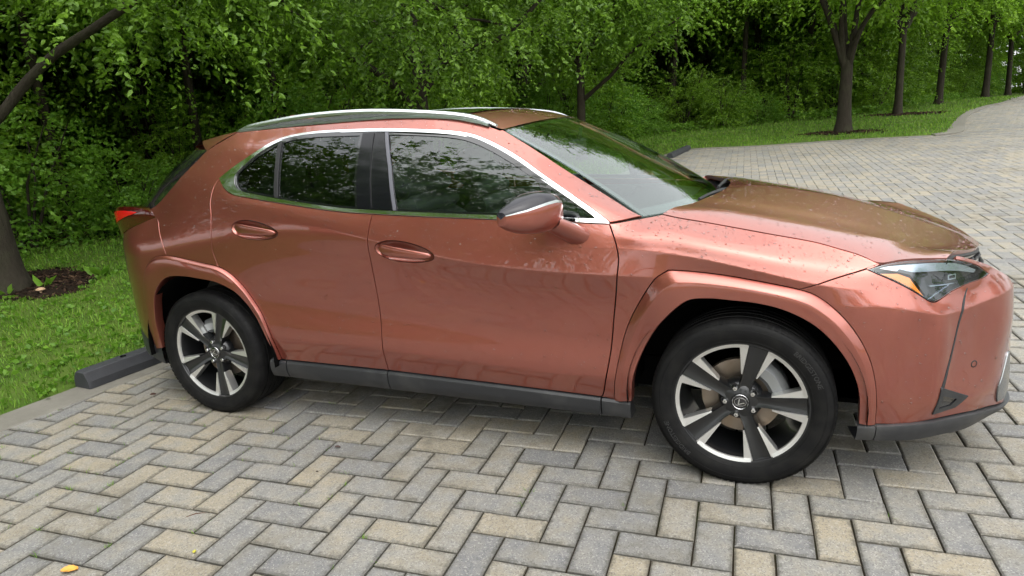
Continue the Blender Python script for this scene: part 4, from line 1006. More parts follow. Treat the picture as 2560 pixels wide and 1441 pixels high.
GX, GY = np.meshgrid(gx, gy, indexing='ij'); Q = np.stack([GX.ravel(), GY.ravel()], 1); tz = terrain_z(Q)
idx = np.arange(len(Q)).reshape(GX.shape)
quads = np.stack([idx[:-1, :-1].ravel(), idx[1:, :-1].ravel(), idx[1:, 1:].ravel(), idx[:-1, 1:].ravel()], 1)
def lawn_material():
    t = NT('lawn_soil'); p = t.pos(); at = t.n('Attribute', attribute_name='woods')
    n1 = t.noise(p, 1.3, 4, .6); n2 = t.noise(p, 22, 4, .7)
    g = t.mix(t.ramp(n1.outputs[0], [(.35, 0), (.68, 1)]).outputs[0], (.050, .100, .014), (.105, .155, .028))
    g = t.mix(t.math('MULTIPLY', t.ramp(n2.outputs[0], [(.52, 0), (.66, 1)]).outputs[0], .55), g, (.06, .05, .025))
    l = t.mix(n2.outputs[0], (.014, .010, .006), (.055, .038, .020))
    c = t.mix(at.outputs['Fac'], g, l)
    t.bsdf(Base_Color=c, Roughness=.95, Specular_IOR_Level=.1, Normal=t.bump(n2.outputs[0], .6, .03)); return t.m
me = mesh_np('lawn', np.c_[Q, tz], quads, lawn_material(), True)
fa = me.attributes.new('woods', 'FLOAT', 'POINT'); fa.data.foreach_set('value', np.clip(forest_side(Q)*.9+.35, 0, 1).astype(np.float32))
tag(link('lawn', me), kind='structure')

# pavement: bedding sheet, then every paver as a block
UNIT = .128455; GO = np.array([2.6523, -1.2994]); UA = np.array([.998624, .052432]); VA = np.array([-.052432, .998624])
def paver_material(name, per_island):
    t = NT(name); p = t.pos()
    r = t.n('NewGeometry').outputs['Random Per Island'] if per_island else t.n('ObjectInfo').outputs['Random']
    wn_ = t.n('TexWhiteNoise', noise_dimensions='1D'); t.s(wn_.inputs['W'], t.math('MULTIPLY', r, 917.0)); r2 = wn_.outputs['Value']
    n1 = t.noise(p, 9.5, 4, .6); n2 = t.noise(p, 55, 4, .7); n3 = t.noise(p, 1.1, 4, .6)
    f = t.math('ADD', t.math('MULTIPLY', r, .85), t.math('MULTIPLY', t.math('SUBTRACT', n1.outputs[0], .39), 1.7))
    c = t.ramp(f, [(.0, (.150, .150, .153)), (.25, (.196, .193, .186)), (.5, (.240, .230, .205)), (.75, (.278, .253, .205)), (1.0, (.305, .264, .192))]).outputs[0]
    c = t.mix(t.math('MULTIPLY', r2, .30), c, (.205, .20, .19))
    vo = t.n('TexVoronoi', feature='F1'); t.s(vo.inputs['Vector'], p); vo.inputs['Scale'].default_value = 230
    sp = t.n('SeparateColor'); t.s(sp.inputs[0], vo.outputs['Color'])
    c = t.mix(t.math('MULTIPLY', t.ramp(sp.outputs[0], [(.82, 0), (.90, 1)]).outputs[0], .45), c, (.42, .405, .37))
    c = t.mix(t.math('MULTIPLY', t.ramp(sp.outputs[1], [(.78, 0), (.86, 1)]).outputs[0], .45), c, (.085, .08, .075))
    st = t.math('MULTIPLY', t.ramp(n3.outputs[0], [(.44, 0), (.64, 1)]).outputs[0], t.ramp(n1.outputs[0], [(.42, 0), (.62, 1)]).outputs[0])
    c = t.mix(t.math('MULTIPLY', st, .60), c, (.085, .080, .070))
    if not per_island:      # grime creeping in from the joints
        sx = t.n('SeparateXYZ'); t.s(sx.inputs[0], t.objc()); ex = t.math('DIVIDE', t.math('ABSOLUTE', sx.outputs[0]), UNIT-.004); ey = t.math('DIVIDE', t.math('ABSOLUTE', sx.outputs[1]), UNIT/2-.0035)
        ed_ = t.math('MAXIMUM', t.math('SUBTRACT', t.math('MULTIPLY', t.math('SUBTRACT', ex, 1.0), 2.0), -1.0), ey)
        gr = t.ramp(t.math('ADD', ed_, t.math('MULTIPLY', t.math('SUBTRACT', n2.outputs[0], .5), .9)), [(.74, 0), (1.08, 1)]).outputs[0]
        c = t.mix(t.math('MULTIPLY', gr, .62), c, (.055, .050, .038))
    c = t.mix(t.math('MULTIPLY', t.ramp(n2.outputs[0], [(.45, 0), (.75, 1)]).outputs[0], .22), c, (.13, .125, .115))
    sep = t.n('SeparateXYZ'); t.s(sep.inputs[0], t.n('NewGeometry').outputs['Normal'])
    hb = t.math('ADD', t.math('MULTIPLY', n2.outputs[0], .6), t.math('MULTIPLY', sp.outputs[2], .5))
    t.bsdf(Base_Color=c, Roughness=t.math('ADD', .62, t.math('MULTIPLY', n2.outputs[0], .25)), Specular_IOR_Level=.35, Normal=t.bump(hb, .35, .004)); return t.m
def bed_material():
    t = NT('joint_sand'); p = t.pos(); n = t.noise(p, 40, 4, .7); n2 = t.noise(p, 1.5, 3, .6)
    c = t.mix(n.outputs[0], (.014, .011, .007), (.045, .036, .024)); c = t.mix(t.math('MULTIPLY', t.ramp(n2.outputs[0], [(.5, 0), (.7, 1)]).outputs[0], .4), c, (.02, .045, .010))
    t.bsdf(Base_Color=c, Roughness=.95, Specular_IOR_Level=.1, Normal=t.bump(n.outputs[0], .8, .01)); return t.m
bx = np.arange(-2.6, 25, .4); by = np.arange(-9.4, 44, .4); BX, BY = np.meshgrid(bx, by, indexing='ij'); Q = np.stack([BX.ravel(), BY.ravel()], 1)
idx = np.arange(len(Q)).reshape(BX.shape); quads = np.stack([idx[:-1, :-1].ravel(), idx[1:, :-1].ravel(), idx[1:, 1:].ravel(), idx[:-1, 1:].ravel()], 1)
cen = Q[quads].mean(1); quads = quads[inside(PAVE, cen) & (dist_poly(np.vstack([PAVE, PAVE[:1]]), cen) > .02)]
pave = link('pavement', mesh_np('pavement', np.c_[Q, hz(Q[:, 0], Q[:, 1])-.011], quads, bed_material(), True)); tag(pave, kind='structure')
cells = []
for a in range(-420, 421):
    for b in range(-110, 260):
        u, v = a+2*b, -a+2*b
        if -40 < u < 175 and -75 < v < 340: cells += [(u+1.0, v+.5, 0), (u+2.5, v+1.0, 1)]
cells = np.array(cells, float); CP = GO+cells[:, :1]*UNIT*UA+cells[:, 1:2]*UNIT*VA
ok = inside(PAVE, CP); cells = cells[ok]; CP = CP[ok]
camI = np.array(camera.matrix_world.inverted()); X4 = np.c_[CP, hz(CP[:, 0], CP[:, 1]), np.ones(len(CP))]@camI.T
fx = 23.334/36*2560; px = 1280+fx*X4[:, 0]/-X4[:, 2]; py = 720-fx*X4[:, 1]/-X4[:, 2]
vis = (X4[:, 2] < -.3) & (px > -60) & (px < 2620) & (py > 0) & (py < 1500); size = np.where(vis, UNIT*fx/np.maximum(-X4[:, 2], .1), 0)
under = (CP[:, 0] > -.75) & (CP[:, 0] < 3.35) & (np.abs(CP[:, 1]) < .80); size[under] = 0
near = np.zeros(len(CP), bool); near[np.argsort(-size)[:300]] = True
def paver_block(L, Wd, ch=.006, dep=.045):
    x, y = L/2, Wd/2; V = [(-x+ch, -y+ch, 0), (x-ch, -y+ch, 0), (x-ch, y-ch, 0), (-x+ch, y-ch, 0), (-x, -y, -ch*.7), (x, -y, -ch*.7), (x, y, -ch*.7), (-x, y, -ch*.7), (-x, -y, -dep), (x, -y, -dep), (x, y, -dep), (-x, y, -dep)]
    Fs = [(0, 1, 2, 3)]+[(4+k, 4+(k+1) % 4, (k+1) % 4, k) for k in range(4)]+[(8+k, 8+(k+1) % 4, 4+(k+1) % 4, 4+k) for k in range(4)]
    return np.array(V, float), Fs
pm1 = paver_material('paver', False); pm2 = paver_material('paver_mass', True)
JOINT = .0072; PV, PFc = paver_block(2*UNIT-JOINT, UNIT-JOINT*.8); pme = mesh_np('paver', PV, PFc, pm1, False)
yaw0 = math.atan2(UA[1], UA[0])
for k in np.where(near)[0]:
    o = link('paver', pme, pave, (CP[k, 0], CP[k, 1], hz(*CP[k])+RNG.normal(0, .0009)), (RNG.normal(0, .004), RNG.normal(0, .004), yaw0+(math.pi/2 if cells[k, 2] else 0)+(math.pi if RNG.random() < .5 else 0)+RNG.normal(0, .006)))
far = np.where(~near)[0]; nF = len(far); ang = yaw0+np.where(cells[far, 2] > 0, math.pi/2, 0)+RNG.normal(0, .006, nF)
ca_, sa_ = np.cos(ang)[:, None], np.sin(ang)[:, None]; lx, ly, lz = PV[:, 0], PV[:, 1], PV[:, 2]
wx = CP[far, :1]+lx*ca_-ly*sa_; wy = CP[far, 1:2]+lx*sa_+ly*ca_; wz = hz(wx, wy)+lz+RNG.normal(0, .0009, (nF, 1))+RNG.normal(0, .004, (nF, 1))*lx+RNG.normal(0, .004, (nF, 1))*ly
Vf = np.stack([wx, wy, wz], 2).reshape(-1, 3); Ff = (np.array(PFc)[None]+(np.arange(nF)*12)[:, None, None]).reshape(-1, 4)
o = link('pavers', mesh_np('pavers', Vf, Ff, pm2, False), pave); o['kind'] = 'stuff'

# concrete edging and the kerb that follows the drive
def concrete_material():
    t = NT('edge_concrete'); p = t.pos(); n = t.noise(p, 6, 5, .65); n2 = t.noise(p, 60, 4, .7)
    c = t.mix(n.outputs[0], (.13, .12, .10), (.27, .255, .22)); c = t.mix(t.math('MULTIPLY', n2.outputs[0], .35), c, (.10, .095, .08))
    t.bsdf(Base_Color=c, Roughness=.85, Specular_IOR_Level=.25, Normal=t.bump(n2.outputs[0], .4, .006)); return t.m
CONC = concrete_material()
def slab_strip(name, L, R, top, parent=None, n=60):
    """a strip between two plan lines, with real sides"""
    L = smooth_line(np.array(L, float), n); R = smooth_line(np.array(R, float), n); zl = hz(L[:, 0], L[:, 1]); zr = hz(R[:, 0], R[:, 1])
    rows = [np.c_[L, zl-.08], np.c_[L, zl+top-.006], np.c_[L+(R-L)*.03, zl+top], np.c_[L+(R-L)*.97, zr+top], np.c_[R, zr+top-.006], np.c_[R, zr-.08]]
    mb = MB(); mb.grid(np.array(rows), flip=True); return tag(mb.build(name, CONC, parent, angle=30), kind='structure')
for y0, y1 in ((-9, -5.6), (-5.595, -2.6), (-2.595, .45), (.455, 3.4), (3.405, 6.4), (6.405, 9.4), (9.405, 13.0)):
    slab_strip('concrete_edge', [(edge_x(y0), y0), (edge_x((y0+y1)/2), (y0+y1)/2), (edge_x(y1), y1)], [(edge_x(y0)+.25, y0), (edge_x((y0+y1)/2)+.25, (y0+y1)/2), (edge_x(y1)+.25, y1)], .006, n=12)
slab_strip('concrete_edge', [(.12, 13.05), (.50, 14.12), (2.2, 14.22), (4.0, 14.78), (5.9, 15.06)], [(.38, 13.0), (.74, 13.92), (2.2, 14.04), (4.0, 14.58), (5.95, 14.84)], .008, n=40)
slab_strip('kerb', [(5.92, 15.08), (6.28, 15.55), (6.80, 17.6), (7.45, 20.2), (8.36, 23.3), (9.3, 25.5), (10.4, 27.7), (12.6, 34.5), (15.6, 43)], [(5.97, 14.84), (6.62, 15.46), (7.18, 18.0), (7.95, 21.2), (8.9, 24.0), (9.78, 26.1), (11.15, 28.5), (13.5, 35), (16.6, 43)], .03, n=60)

# wheel stops: recycled-rubber blocks with chamfered tops
def stop_material():
    t = NT('rubber_block'); p = t.objc(); n = t.noise(p, 9, 4, .6); n2 = t.noise(p, 120, 3)
    c = t.mix(n.outputs[0], (.022, .023, .026), (.052, .054, .060)); t.bsdf(Base_Color=c, Roughness=.62, Specular_IOR_Level=.4, Normal=t.bump(n2.outputs[0], .25, .003)); return t.m
SM = stop_material()
def wheel_stop(p0, direction, length, label):
    d = np.array(direction, float); d /= np.linalg.norm(d); a = math.atan2(d[1], d[0])
    sec = [(-.078, 0), (-.076, .045), (-.048, .098), (-.040, .103), (.040, .103), (.048, .098), (.076, .045), (.078, 0)]
    mb = MB(); P = []
    for x, k in ((0, .94), (.012, .985), (.03, 1.0), (length-.03, 1.0), (length-.012, .985), (length, .94)): P.append([(x, y*k, z*k) for y, z in sec])
    mb.grid(np.array(P), closev=True, flip=False); mb.f += [list(range(8)), [40+i for i in range(8)][::-1]]
    z0 = float(hz(*p0)); sl = float(hz(p0[0]+d[0], p0[1]+d[1]))-z0
    o = mb.build('wheel_stop', SM, None, angle=25, loc=(p0[0], p0[1], z0+.008), rot=(0, -math.atan(sl), a))
    mb = MB()
    for q in (.28, length-.28): mb.lathe([(0, .018), (.004, .017), (.004, .009), (-.004, .008)], 12)
    for j, q in enumerate((.28, length-.28)):
        b = MB(); b.lathe([(0, .019), (.003, .018), (.003, .010), (-.006, .009)], 14); b.xf(Matrix.Translation((q, 0, .104)) @ Matrix.Rotation(math.radians(90), 4, 'X')); b.build('bolt', M['liner'], o)
    return tag(o, label, 'wheel stop', 'wheel stops')
wheel_stop((-1.150, -.850), (.096, 1), 1.83, 'black rubber wheel stop behind the copper car\'s rear wheel')
wheel_stop((.36, 12.10), (.085, 1), 1.90, 'distant black wheel stop by the lawn beyond the windshield')
# ---------------------------------------------------------------- trees
def leaf_material(name, dark, light, trans=.45):
    t = NT(name); r = t.n('NewGeometry').outputs['Random Per Island']; oi = t.n('ObjectInfo').outputs['Random']; n = t.noise(t.pos(), .55, 3, .5)
    f = t.math('ADD', t.math('MULTIPLY', r, .55), t.math('MULTIPLY', n.outputs[0], .55))
    c = t.ramp(f, [(.18, dark), (.85, light)]).outputs[0]
    hs = t.n('HueSaturation', Color=c); t.s(hs.inputs['Value'], t.math('ADD', .88, t.math('MULTIPLY', oi, .24)))
    d = t.n('BsdfPrincipled'); t.s(d.inputs['Base Color'], hs.outputs[0]); d.inputs['Roughness'].default_value = .42; d.inputs['Specular IOR Level'].default_value = .38
    tr = t.n('BsdfTranslucent'); t.s(tr.inputs['Color'], t.mix(.5, hs.outputs[0], (.13, .27, .02)))
    mx = t.n('MixShader', Fac=trans); t.s(mx.inputs[1], d.outputs[0]); t.s(mx.inputs[2], tr.outputs[0]); t.t.links.new(mx.outputs[0], t.out.inputs['Surface']); return t.m
def bark_material(name, a, b):
    t = NT(name); p = t.objc(); mp = t.n('Mapping'); t.s(mp.inputs['Vector'], p); mp.inputs['Scale'].default_value = (1, 1, .22)
    n = t.noise(mp.outputs[0], 26, 5, .7); n2 = t.noise(p, 3, 3); c = t.mix(n.outputs[0], a, b); c = t.mix(t.math('MULTIPLY', t.ramp(n2.outputs[0], [(.5, 0), (.7, 1)]).outputs[0], .4), c, (.06, .065, .035))
    t.bsdf(Base_Color=c, Roughness=.9, Specular_IOR_Level=.15, Normal=t.bump(n.outputs[0], .9, .02)); return t.m
LF = {'near': leaf_material('leaf_near', (.048, .112, .009), (.215, .385, .032)), 'bright': leaf_material('leaf_bright', (.100, .215, .010), (.300, .520, .036)),
      'woods': leaf_material('leaf_woods', (.044, .110, .009), (.270, .470, .034)), 'weed': leaf_material('leaf_weed', (.065, .175, .014), (.210, .400, .040))}
BK = {'grey': bark_material('bark_grey', (.014, .011, .008), (.060, .051, .038)), 'dark': bark_material('bark_dark', (.018, .014, .010), (.060, .048, .036))}
def leaves(C0, D0, size, rg, droop=.5, wide=.5):
    """C0 (n,3) stalk points, D0 (n,3) directions -> folded leaf blades (6 verts, 4 tris)"""
    n = len(C0); d = D0+np.array([0, 0, -1.0])*droop*rg.uniform(.3, 1.3, (n, 1)); d /= np.linalg.norm(d, axis=1)[:, None]
    r = rg.normal(size=(n, 3)); r[:, 2] *= .6; s = np.cross(d, r); s /= np.maximum(np.linalg.norm(s, axis=1), 1e-9)[:, None]; nn = np.cross(s, d)
    L = size*rg.uniform(.65, 1.25, (n, 1)); w = L*wide*.5
    V = np.stack([C0, C0+d*L*.30+s*w*.92+nn*L*.06, C0+d*L*.66+s*w*.72+nn*L*.02, C0+d*L-nn*L*.10, C0+d*L*.66-s*w*.72+nn*L*.02, C0+d*L*.30-s*w*.92+nn*L*.06], 1).reshape(-1, 3)
    T = np.array([(0, 1, 2, 3), (0, 3, 4, 5)])
    return V, (T[None]+(np.arange(n)*6)[:, None, None]).reshape(-1, 4)
def spray_crown(centers, dirs, rg, length=.6, per=16, size=.085, droop=.5, wide=.5, sag=.5):
    """leafy twigs: each a drooping arc with leaves to both sides"""
    n = len(centers); t = np.linspace(.08, 1, per)[None, :, None]; Ln = length*rg.uniform(.6, 1.3, (n, 1, 1))
    d = dirs/np.maximum(np.linalg.norm(dirs, axis=1), 1e-9)[:, None]; side = np.cross(d, [0, 0, 1.0]); side /= np.maximum(np.linalg.norm(side, axis=1), 1e-6)[:, None]
    P = centers[:, None]+d[:, None]*t*Ln+np.array([0, 0, -1.0])*(t**2)*Ln*sag+rg.normal(0, .018, (n, per, 3))
    alt = np.where(np.arange(per) % 2 == 0, 1.0, -1.0)[None, :, None]
    D = d[:, None]*.55+side[:, None]*alt*.8+rg.normal(0, .28, (n, per, 3))
    return leaves(P.reshape(-1, 3), D.reshape(-1, 3), size, rg, droop, wide)
def crown_points(c, r, n, rg, shell=.45, flat=None, lumps=9):
    """points gathered in lumps inside an ellipsoid, more of them towards its skin"""
    u = rg.normal(size=(lumps*3, 3)); u /= np.linalg.norm(u, axis=1)[:, None]; L = u*rg.uniform(.35, .95, (len(u), 1))
    k = rg.integers(0, len(L), n); p = L[k]+rg.normal(0, .20, (n, 3)); q = np.linalg.norm(p, axis=1)[:, None]
    p = np.where(q > 1.05, p/q*rg.uniform(.8, 1.05, (n, 1)), p)
    d = p+rg.normal(0, .35, p.shape); d[:, 2] = d[:, 2]*.4
    P = np.asarray(c)+p*np.asarray(r)
    return P, d
def branch(mb, p, d, L, r, depth, rg, tips, n=5, spread=.7, up=.15, sides=6):
    pts = [np.array(p, float)]; d = np.array(d, float); d /= np.linalg.norm(d)
    for k in range(n):
        d = d+rg.normal(0, .10, 3)+np.array([0, 0, up*.25]); d /= np.linalg.norm(d); pts.append(pts[-1]+d*L/n)
    pts = np.array(pts); mb.tube(pts, np.linspace(r, r*.45, n+1), sides, cap=False)
    if depth <= 0: tips += [(q, d) for q in pts[2:]]; return
    for j in range(2+int(rg.random() < .6)):
        k = rg.integers(2, n+1); a = rg.normal(size=3); a[2] *= .4; nd = d*.7+a*spread+np.array([0, 0, up]); branch(mb, pts[k], nd, L*rg.uniform(.55, .75), r*.5, depth-1, rg, tips, 4, spread, up, 5)
def limb(mb, pts, r0, r1, n=18, sides=9):
    q = smooth_line(np.array(pts, float), n); mb.tube(q, np.linspace(r0, r1, n)*(1+.04*np.sin(np.arange(n)*1.7)), sides, cap=False); return q
def trunk_flare(mb, p, h, r0, lean=(0, 0), sides=14, n=14, rtop=None):
    rtop = rtop or r0*.72; P = []; ths = np.linspace(0, 2*np.pi, sides, endpoint=False)
    for t in np.linspace(0, 1, n):
        rr = r0+(rtop-r0)*t+r0*.55*math.exp(-t*h/.16); c = np.array(p)+np.array([lean[0]*t, lean[1]*t, h*t-.10*(t == 0)])
        P.append([c+np.array([math.cos(a)*rr*(1+.09*math.sin(3*a+p[0])*math.exp(-t*h/.25)+.03*math.sin(5*a+t*9)), math.sin(a)*rr, 0]) for a in ths])
    mb.grid(np.array(P), closev=True, flip=True)
def tree_thing(name, base, wood, crownVF, leafmat, bark, label, group=None, cat='tree'):
    t = empty(name, base); tag(t, label, cat, group); b = np.array(base)
    wood.v = [np.concatenate(wood.v)-b]; tr = wood.build('trunk', bark, t, angle=80)
    V, T = crownVF; cr = link('crown', mesh_np('crown', V-b, T, leafmat, True), t); return t, tr, cr
def merge(*VF):
    V = []; T = []; n = 0
    for v, t in VF: V.append(v); T.append(t+n); n += len(v)
    return np.vstack(V), np.vstack(T)
def along(limbs, n, rg, rad=.35, lo=.25):
    """twig bases scattered round given limb curves"""
    A = np.vstack([l[int(len(l)*lo):] for l in limbs]); k = rg.integers(0, len(A), n); d = rg.normal(size=(n, 3)); d[:, 2] = d[:, 2]*.5-.1
    return A[k]+d*rad*rg.random((n, 1)), d

rg = np.random.default_rng(11)
# tree at the left edge: trunk leaves the frame, one long limb comes back in
wd = MB(); trunk_flare(wd, (-4.70, .84, 0.0), 1.7, .225, (-.02, .03)); limb(wd, [(-4.72, .87, 1.62), (-4.74, .90, 2.4), (-4.70, .95, 3.4), (-4.6, 1.1, 4.6), (-4.5, 1.2, 6.2)], .20, .06)
la = limb(wd, [(-4.66, .84, 1.50), (-4.37, 1.03, 1.78), (-4.13, 1.17, 2.05), (-3.74, 1.26, 2.30), (-3.26, 1.34, 2.49), (-2.77, 1.46, 2.71), (-2.34, 1.61, 2.94), (-1.7, 1.84, 3.3), (-1.0, 2.0, 3.8)], .055, .018, 26)
lb = limb(wd, [(-4.70, .95, 2.5), (-5.2, 1.5, 3.0), (-5.4, 2.4, 3.3), (-5.3, 3.4, 3.6)], .08, .02); lc = limb(wd, [(-4.7, 1.0, 3.0), (-4.2, 1.9, 3.6), (-3.6, 2.9, 3.9), (-3.0, 3.8, 4.0)], .08, .02); tips = []
for q in (la[14], la[18], la[22], lb[10], lc[9], lc[14]): branch(wd, q, rg.normal(size=3)*[1, 1, .3]+[0, .3, .2], 1.1, .025, 1, rg, tips)
P1, D1 = crown_points((-3.9, 2.9, 4.3), (3.0, 2.4, 2.0), 1500, rg); P2, D2 = along([la, lb, lc], 300, rg, .9, .45); P3 = np.array([q for q, d in tips]); D3 = np.array([d for q, d in tips])+rg.normal(0, .5, (len(tips), 3))
m = P2[:, 2] > 2.35; P2, D2 = P2[m], D2[m]
tree_thing('tree', (-4.70, .84, 0), wd, merge(spray_crown(P1, D1, rg, .62, 26, .066), spray_crown(P2, D2, rg, .6, 24, .066), spray_crown(P3, D3, rg, .5, 20, .064)), LF['near'], BK['grey'], 'thick-trunked tree at the left edge with one long limb sweeping right')
# tree directly behind the car
wd = MB(); trunk_flare(wd, (-2.62, 6.25, .16), 1.75, .175); l0 = limb(wd, [(-2.62, 6.25, 1.85), (-2.6, 6.25, 2.25), (-2.63, 6.24, 2.61), (-2.67, 6.22, 3.3), (-2.7, 6.2, 4.6), (-2.6, 6.3, 6.0)], .135, .04)
l1 = limb(wd, [(-2.66, 6.22, 1.60), (-2.8, 6.01, 1.95), (-2.86, 5.84, 2.1), (-2.97, 5.63, 2.26), (-3.2, 5.35, 2.48), (-3.45, 5.03, 2.84), (-3.77, 4.64, 3.16), (-4.1, 4.2, 3.5)], .075, .022)
l2 = limb(wd, [(-2.55, 6.28, 1.95), (-2.43, 6.35, 2.12), (-2.09, 6.39, 2.39), (-1.67, 6.46, 2.54), (-1.34, 6.47, 2.61), (-1.01, 6.47, 2.78), (-.5, 6.5, 3.2)], .075, .022)
l3 = limb(wd, [(-2.58, 6.27, 2.1), (-2.3, 6.61, 2.6), (-2.11, 6.89, 3.09), (-1.9, 7.2, 3.8)], .07, .025); l4 = limb(wd, [(-2.62, 6.24, 2.3), (-3.2, 6.5, 2.9), (-4.0, 6.7, 3.4)], .06, .02); tips = []
for q in (l1[8], l1[13], l2[7], l2[12], l3[10], l4[10], l0[8]): branch(wd, q, rg.normal(size=3)*[1, 1, .3]+[0, 0, .2], 1.2, .028, 1, rg, tips)
P1, D1 = crown_points((-2.5, 6.0, 4.3), (3.3, 2.9, 2.2), 2100, rg); P2, D2 = along([l1, l2, l3, l4], 330, rg, .8, .3); P3 = np.array([q for q, d in tips]); D3 = np.array([d for q, d in tips])+rg.normal(0, .5, (len(tips), 3))
m = P2[:, 2] > 2.05; P2, D2 = P2[m], D2[m]
tree_thing('tree', (-2.62, 6.25, .16), wd, merge(spray_crown(P1, D1, rg, .62, 23, .074), spray_crown(P2, D2, rg, .55, 20, .074), spray_crown(P3, D3, rg, .5, 18, .074)), LF['near'], BK['grey'], 'spreading tree with forked limbs rising just behind the car roof')
# dark slim tree past the windshield
wd = MB(); trunk_flare(wd, (-1.80, 12.51, .38), 2.2, .115, (.04, 0)); l0 = limb(wd, [(-1.76, 12.51, 2.55), (-1.8, 12.51, 3.15), (-1.82, 12.5, 3.9), (-1.8, 12.5, 5.6)], .085, .03)
l1 = limb(wd, [(-1.75, 12.53, 2.55), (-1.5, 12.46, 2.89), (-1.24, 12.4, 3.25), (-.94, 12.35, 3.72), (-.6, 12.3, 4.5)], .06, .02); l2 = limb(wd, [(-1.74, 12.54, 1.78), (-1.38, 12.42, 2.02), (-.96, 12.32, 2.31), (-.61, 12.19, 2.62), (-.18, 12.07, 2.91), (.5, 12, 3.25)], .055, .018)
l3 = limb(wd, [(-1.78, 12.5, 2.6), (-2.4, 12.3, 3.2), (-3.0, 12.0, 3.5)], .05, .018); tips = []
for q in (l1[8], l2[12], l3[10], l0[6]): branch(wd, q, rg.normal(size=3)*[1, 1, .3]+[0, 0, .2], 1.1, .024, 1, rg, tips)
P1, D1 = crown_points((-1.7, 12.2, 5.1), (3.1, 2.7, 2.3), 1900, rg); P2, D2 = along([l1, l2, l3], 150, rg, .7, .5); m = P2[:, 2] > 2.7; P2, D2 = P2[m], D2[m]
tree_thing('tree', (-1.80, 12.51, .38), wd, merge(spray_crown(P1, D1, rg, .62, 15, .11), spray_crown(P2, D2, rg, .5, 14, .11)), LF['near'], BK['dark'], 'slim dark-trunked tree seen just above the windshield')
# vase-shaped tree in a mulch ring on the far lawn
wd = MB(); trunk_flare(wd, (4.18, 16.7, .55), 1.85, .185, (0, 0)); Ls = []
for pts in ([(4.13, 16.71, 2.2), (3.88, 16.52, 2.91), (3.65, 16.33, 3.49), (3.2, 16.1, 4.5), (2.6, 15.8, 5.6)], [(4.16, 16.71, 2.25), (4.09, 16.84, 3.11), (4.04, 16.98, 3.9), (3.9, 17.2, 5.4)], [(4.21, 16.7, 2.2), (4.37, 16.46, 2.95), (4.63, 16.21, 3.46), (4.92, 15.96, 3.75), (5.6, 15.6, 4.3)],
            [(4.18, 16.7, 2.25), (4.31, 16.93, 3.09), (4.42, 17.15, 3.88), (4.6, 17.5, 5.3)], [(4.12, 16.68, 2.2), (4.0, 16.5, 3.0), (3.95, 16.3, 3.7), (3.9, 15.9, 4.9)], [(4.2, 16.68, 2.25), (4.28, 16.6, 3.0), (4.35, 16.5, 3.8), (4.5, 16.3, 5.0)], [(4.15, 16.7, 2.2), (3.95, 16.8, 2.9), (3.7, 17.0, 3.7), (3.2, 17.4, 4.8)]): Ls.append(limb(wd, pts, .085, .025))
tips = []
for l in Ls: branch(wd, l[12], rg.normal(size=3)*[1, 1, .3]+[0, 0, .3], 1.3, .026, 1, rg, tips)
P1, D1 = crown_points((4.2, 16.4, 6.3), (4.2, 3.8, 2.5), 2300, rg, lumps=12); P2, D2 = along(Ls, 300, rg, .9, .5); m = P2[:, 2] > 4.3; P2, D2 = P2[m], D2[m]
crD = merge(spray_crown(P1, D1, rg, .62, 14, .125), spray_crown(P2, D2, rg, .55, 14, .12)); tD, woodD, crownD = tree_thing('tree', (4.18, 16.7, .55), wd, crD, LF['bright'], BK['grey'], 'vase-shaped tree with fanned limbs in a mulch ring on the far lawn', 'lawn trees along the drive')
# row of street trees along the drive: one model, copied
wd = MB(); trunk_flare(wd, (0, 0, 0), 3.0, .130, (-.03, 0)); Ls = [limb(wd, p, .11, .03) for p in ([(-.03, 0, 2.9), (-.06, 0, 4.2), (0, .1, 6.2)], [(-.03, 0, 2.7), (.5, .2, 3.7), (1.2, .4, 4.8)], [(-.03, 0, 2.7), (-.6, -.2, 3.6), (-1.4, -.4, 4.6)], [(-.02, 0, 2.8), (.2, -.7, 3.8), (.4, -1.5, 4.8)], [(0, 0, 2.8), (-.2, .7, 3.8), (-.4, 1.5, 4.9)])]
P1, D1 = crown_points((0, 0, 5.3), (3.6, 3.6, 2.7), 2300, rg, lumps=12); crV = spray_crown(P1, D1, rg, .65, 14, .13)
t0, w0_, c0_ = tree_thing('tree', (0, 0, 0), wd, crV, LF['bright'], BK['grey'], 'x')
ROW = [((6.22, 22.82), 1.0, 0, 'dark-trunked street tree, second along the drive, beside bare brush'), ((8.37, 28.46), 1.05, 2.0, 'leaning dark street tree, third along the drive'), ((12.2, 38.6), 1.25, 4.0, 'thick street tree fourth along the drive before the bright shrub'), ((14.4, 43.6), 1.1, 1.1, 'small far street tree at the crest of the drive'), ((16.6, 48.5), 1.1, 5.2, 'farthest street tree at the right edge of the drive')]
for k, ((x, y), s, rz, lab) in enumerate(ROW):
    if k == 0: t_, parts = t0, []
    else:
        t_ = t0.copy(); COL.objects.link(t_)
        for ch in (w0_, c0_): c = ch.copy(); COL.objects.link(c); c.parent = t_
    t_.location = (x, y, float(hz(x, y))-.02); t_.scale = (s,)*3; t_.rotation_euler = ((-.03, .05, .02, -.04, .03)[k], (.01, .05, -.03, .02, -.02)[k], rz); tag(t_, lab, 'tree', 'lawn trees along the drive')

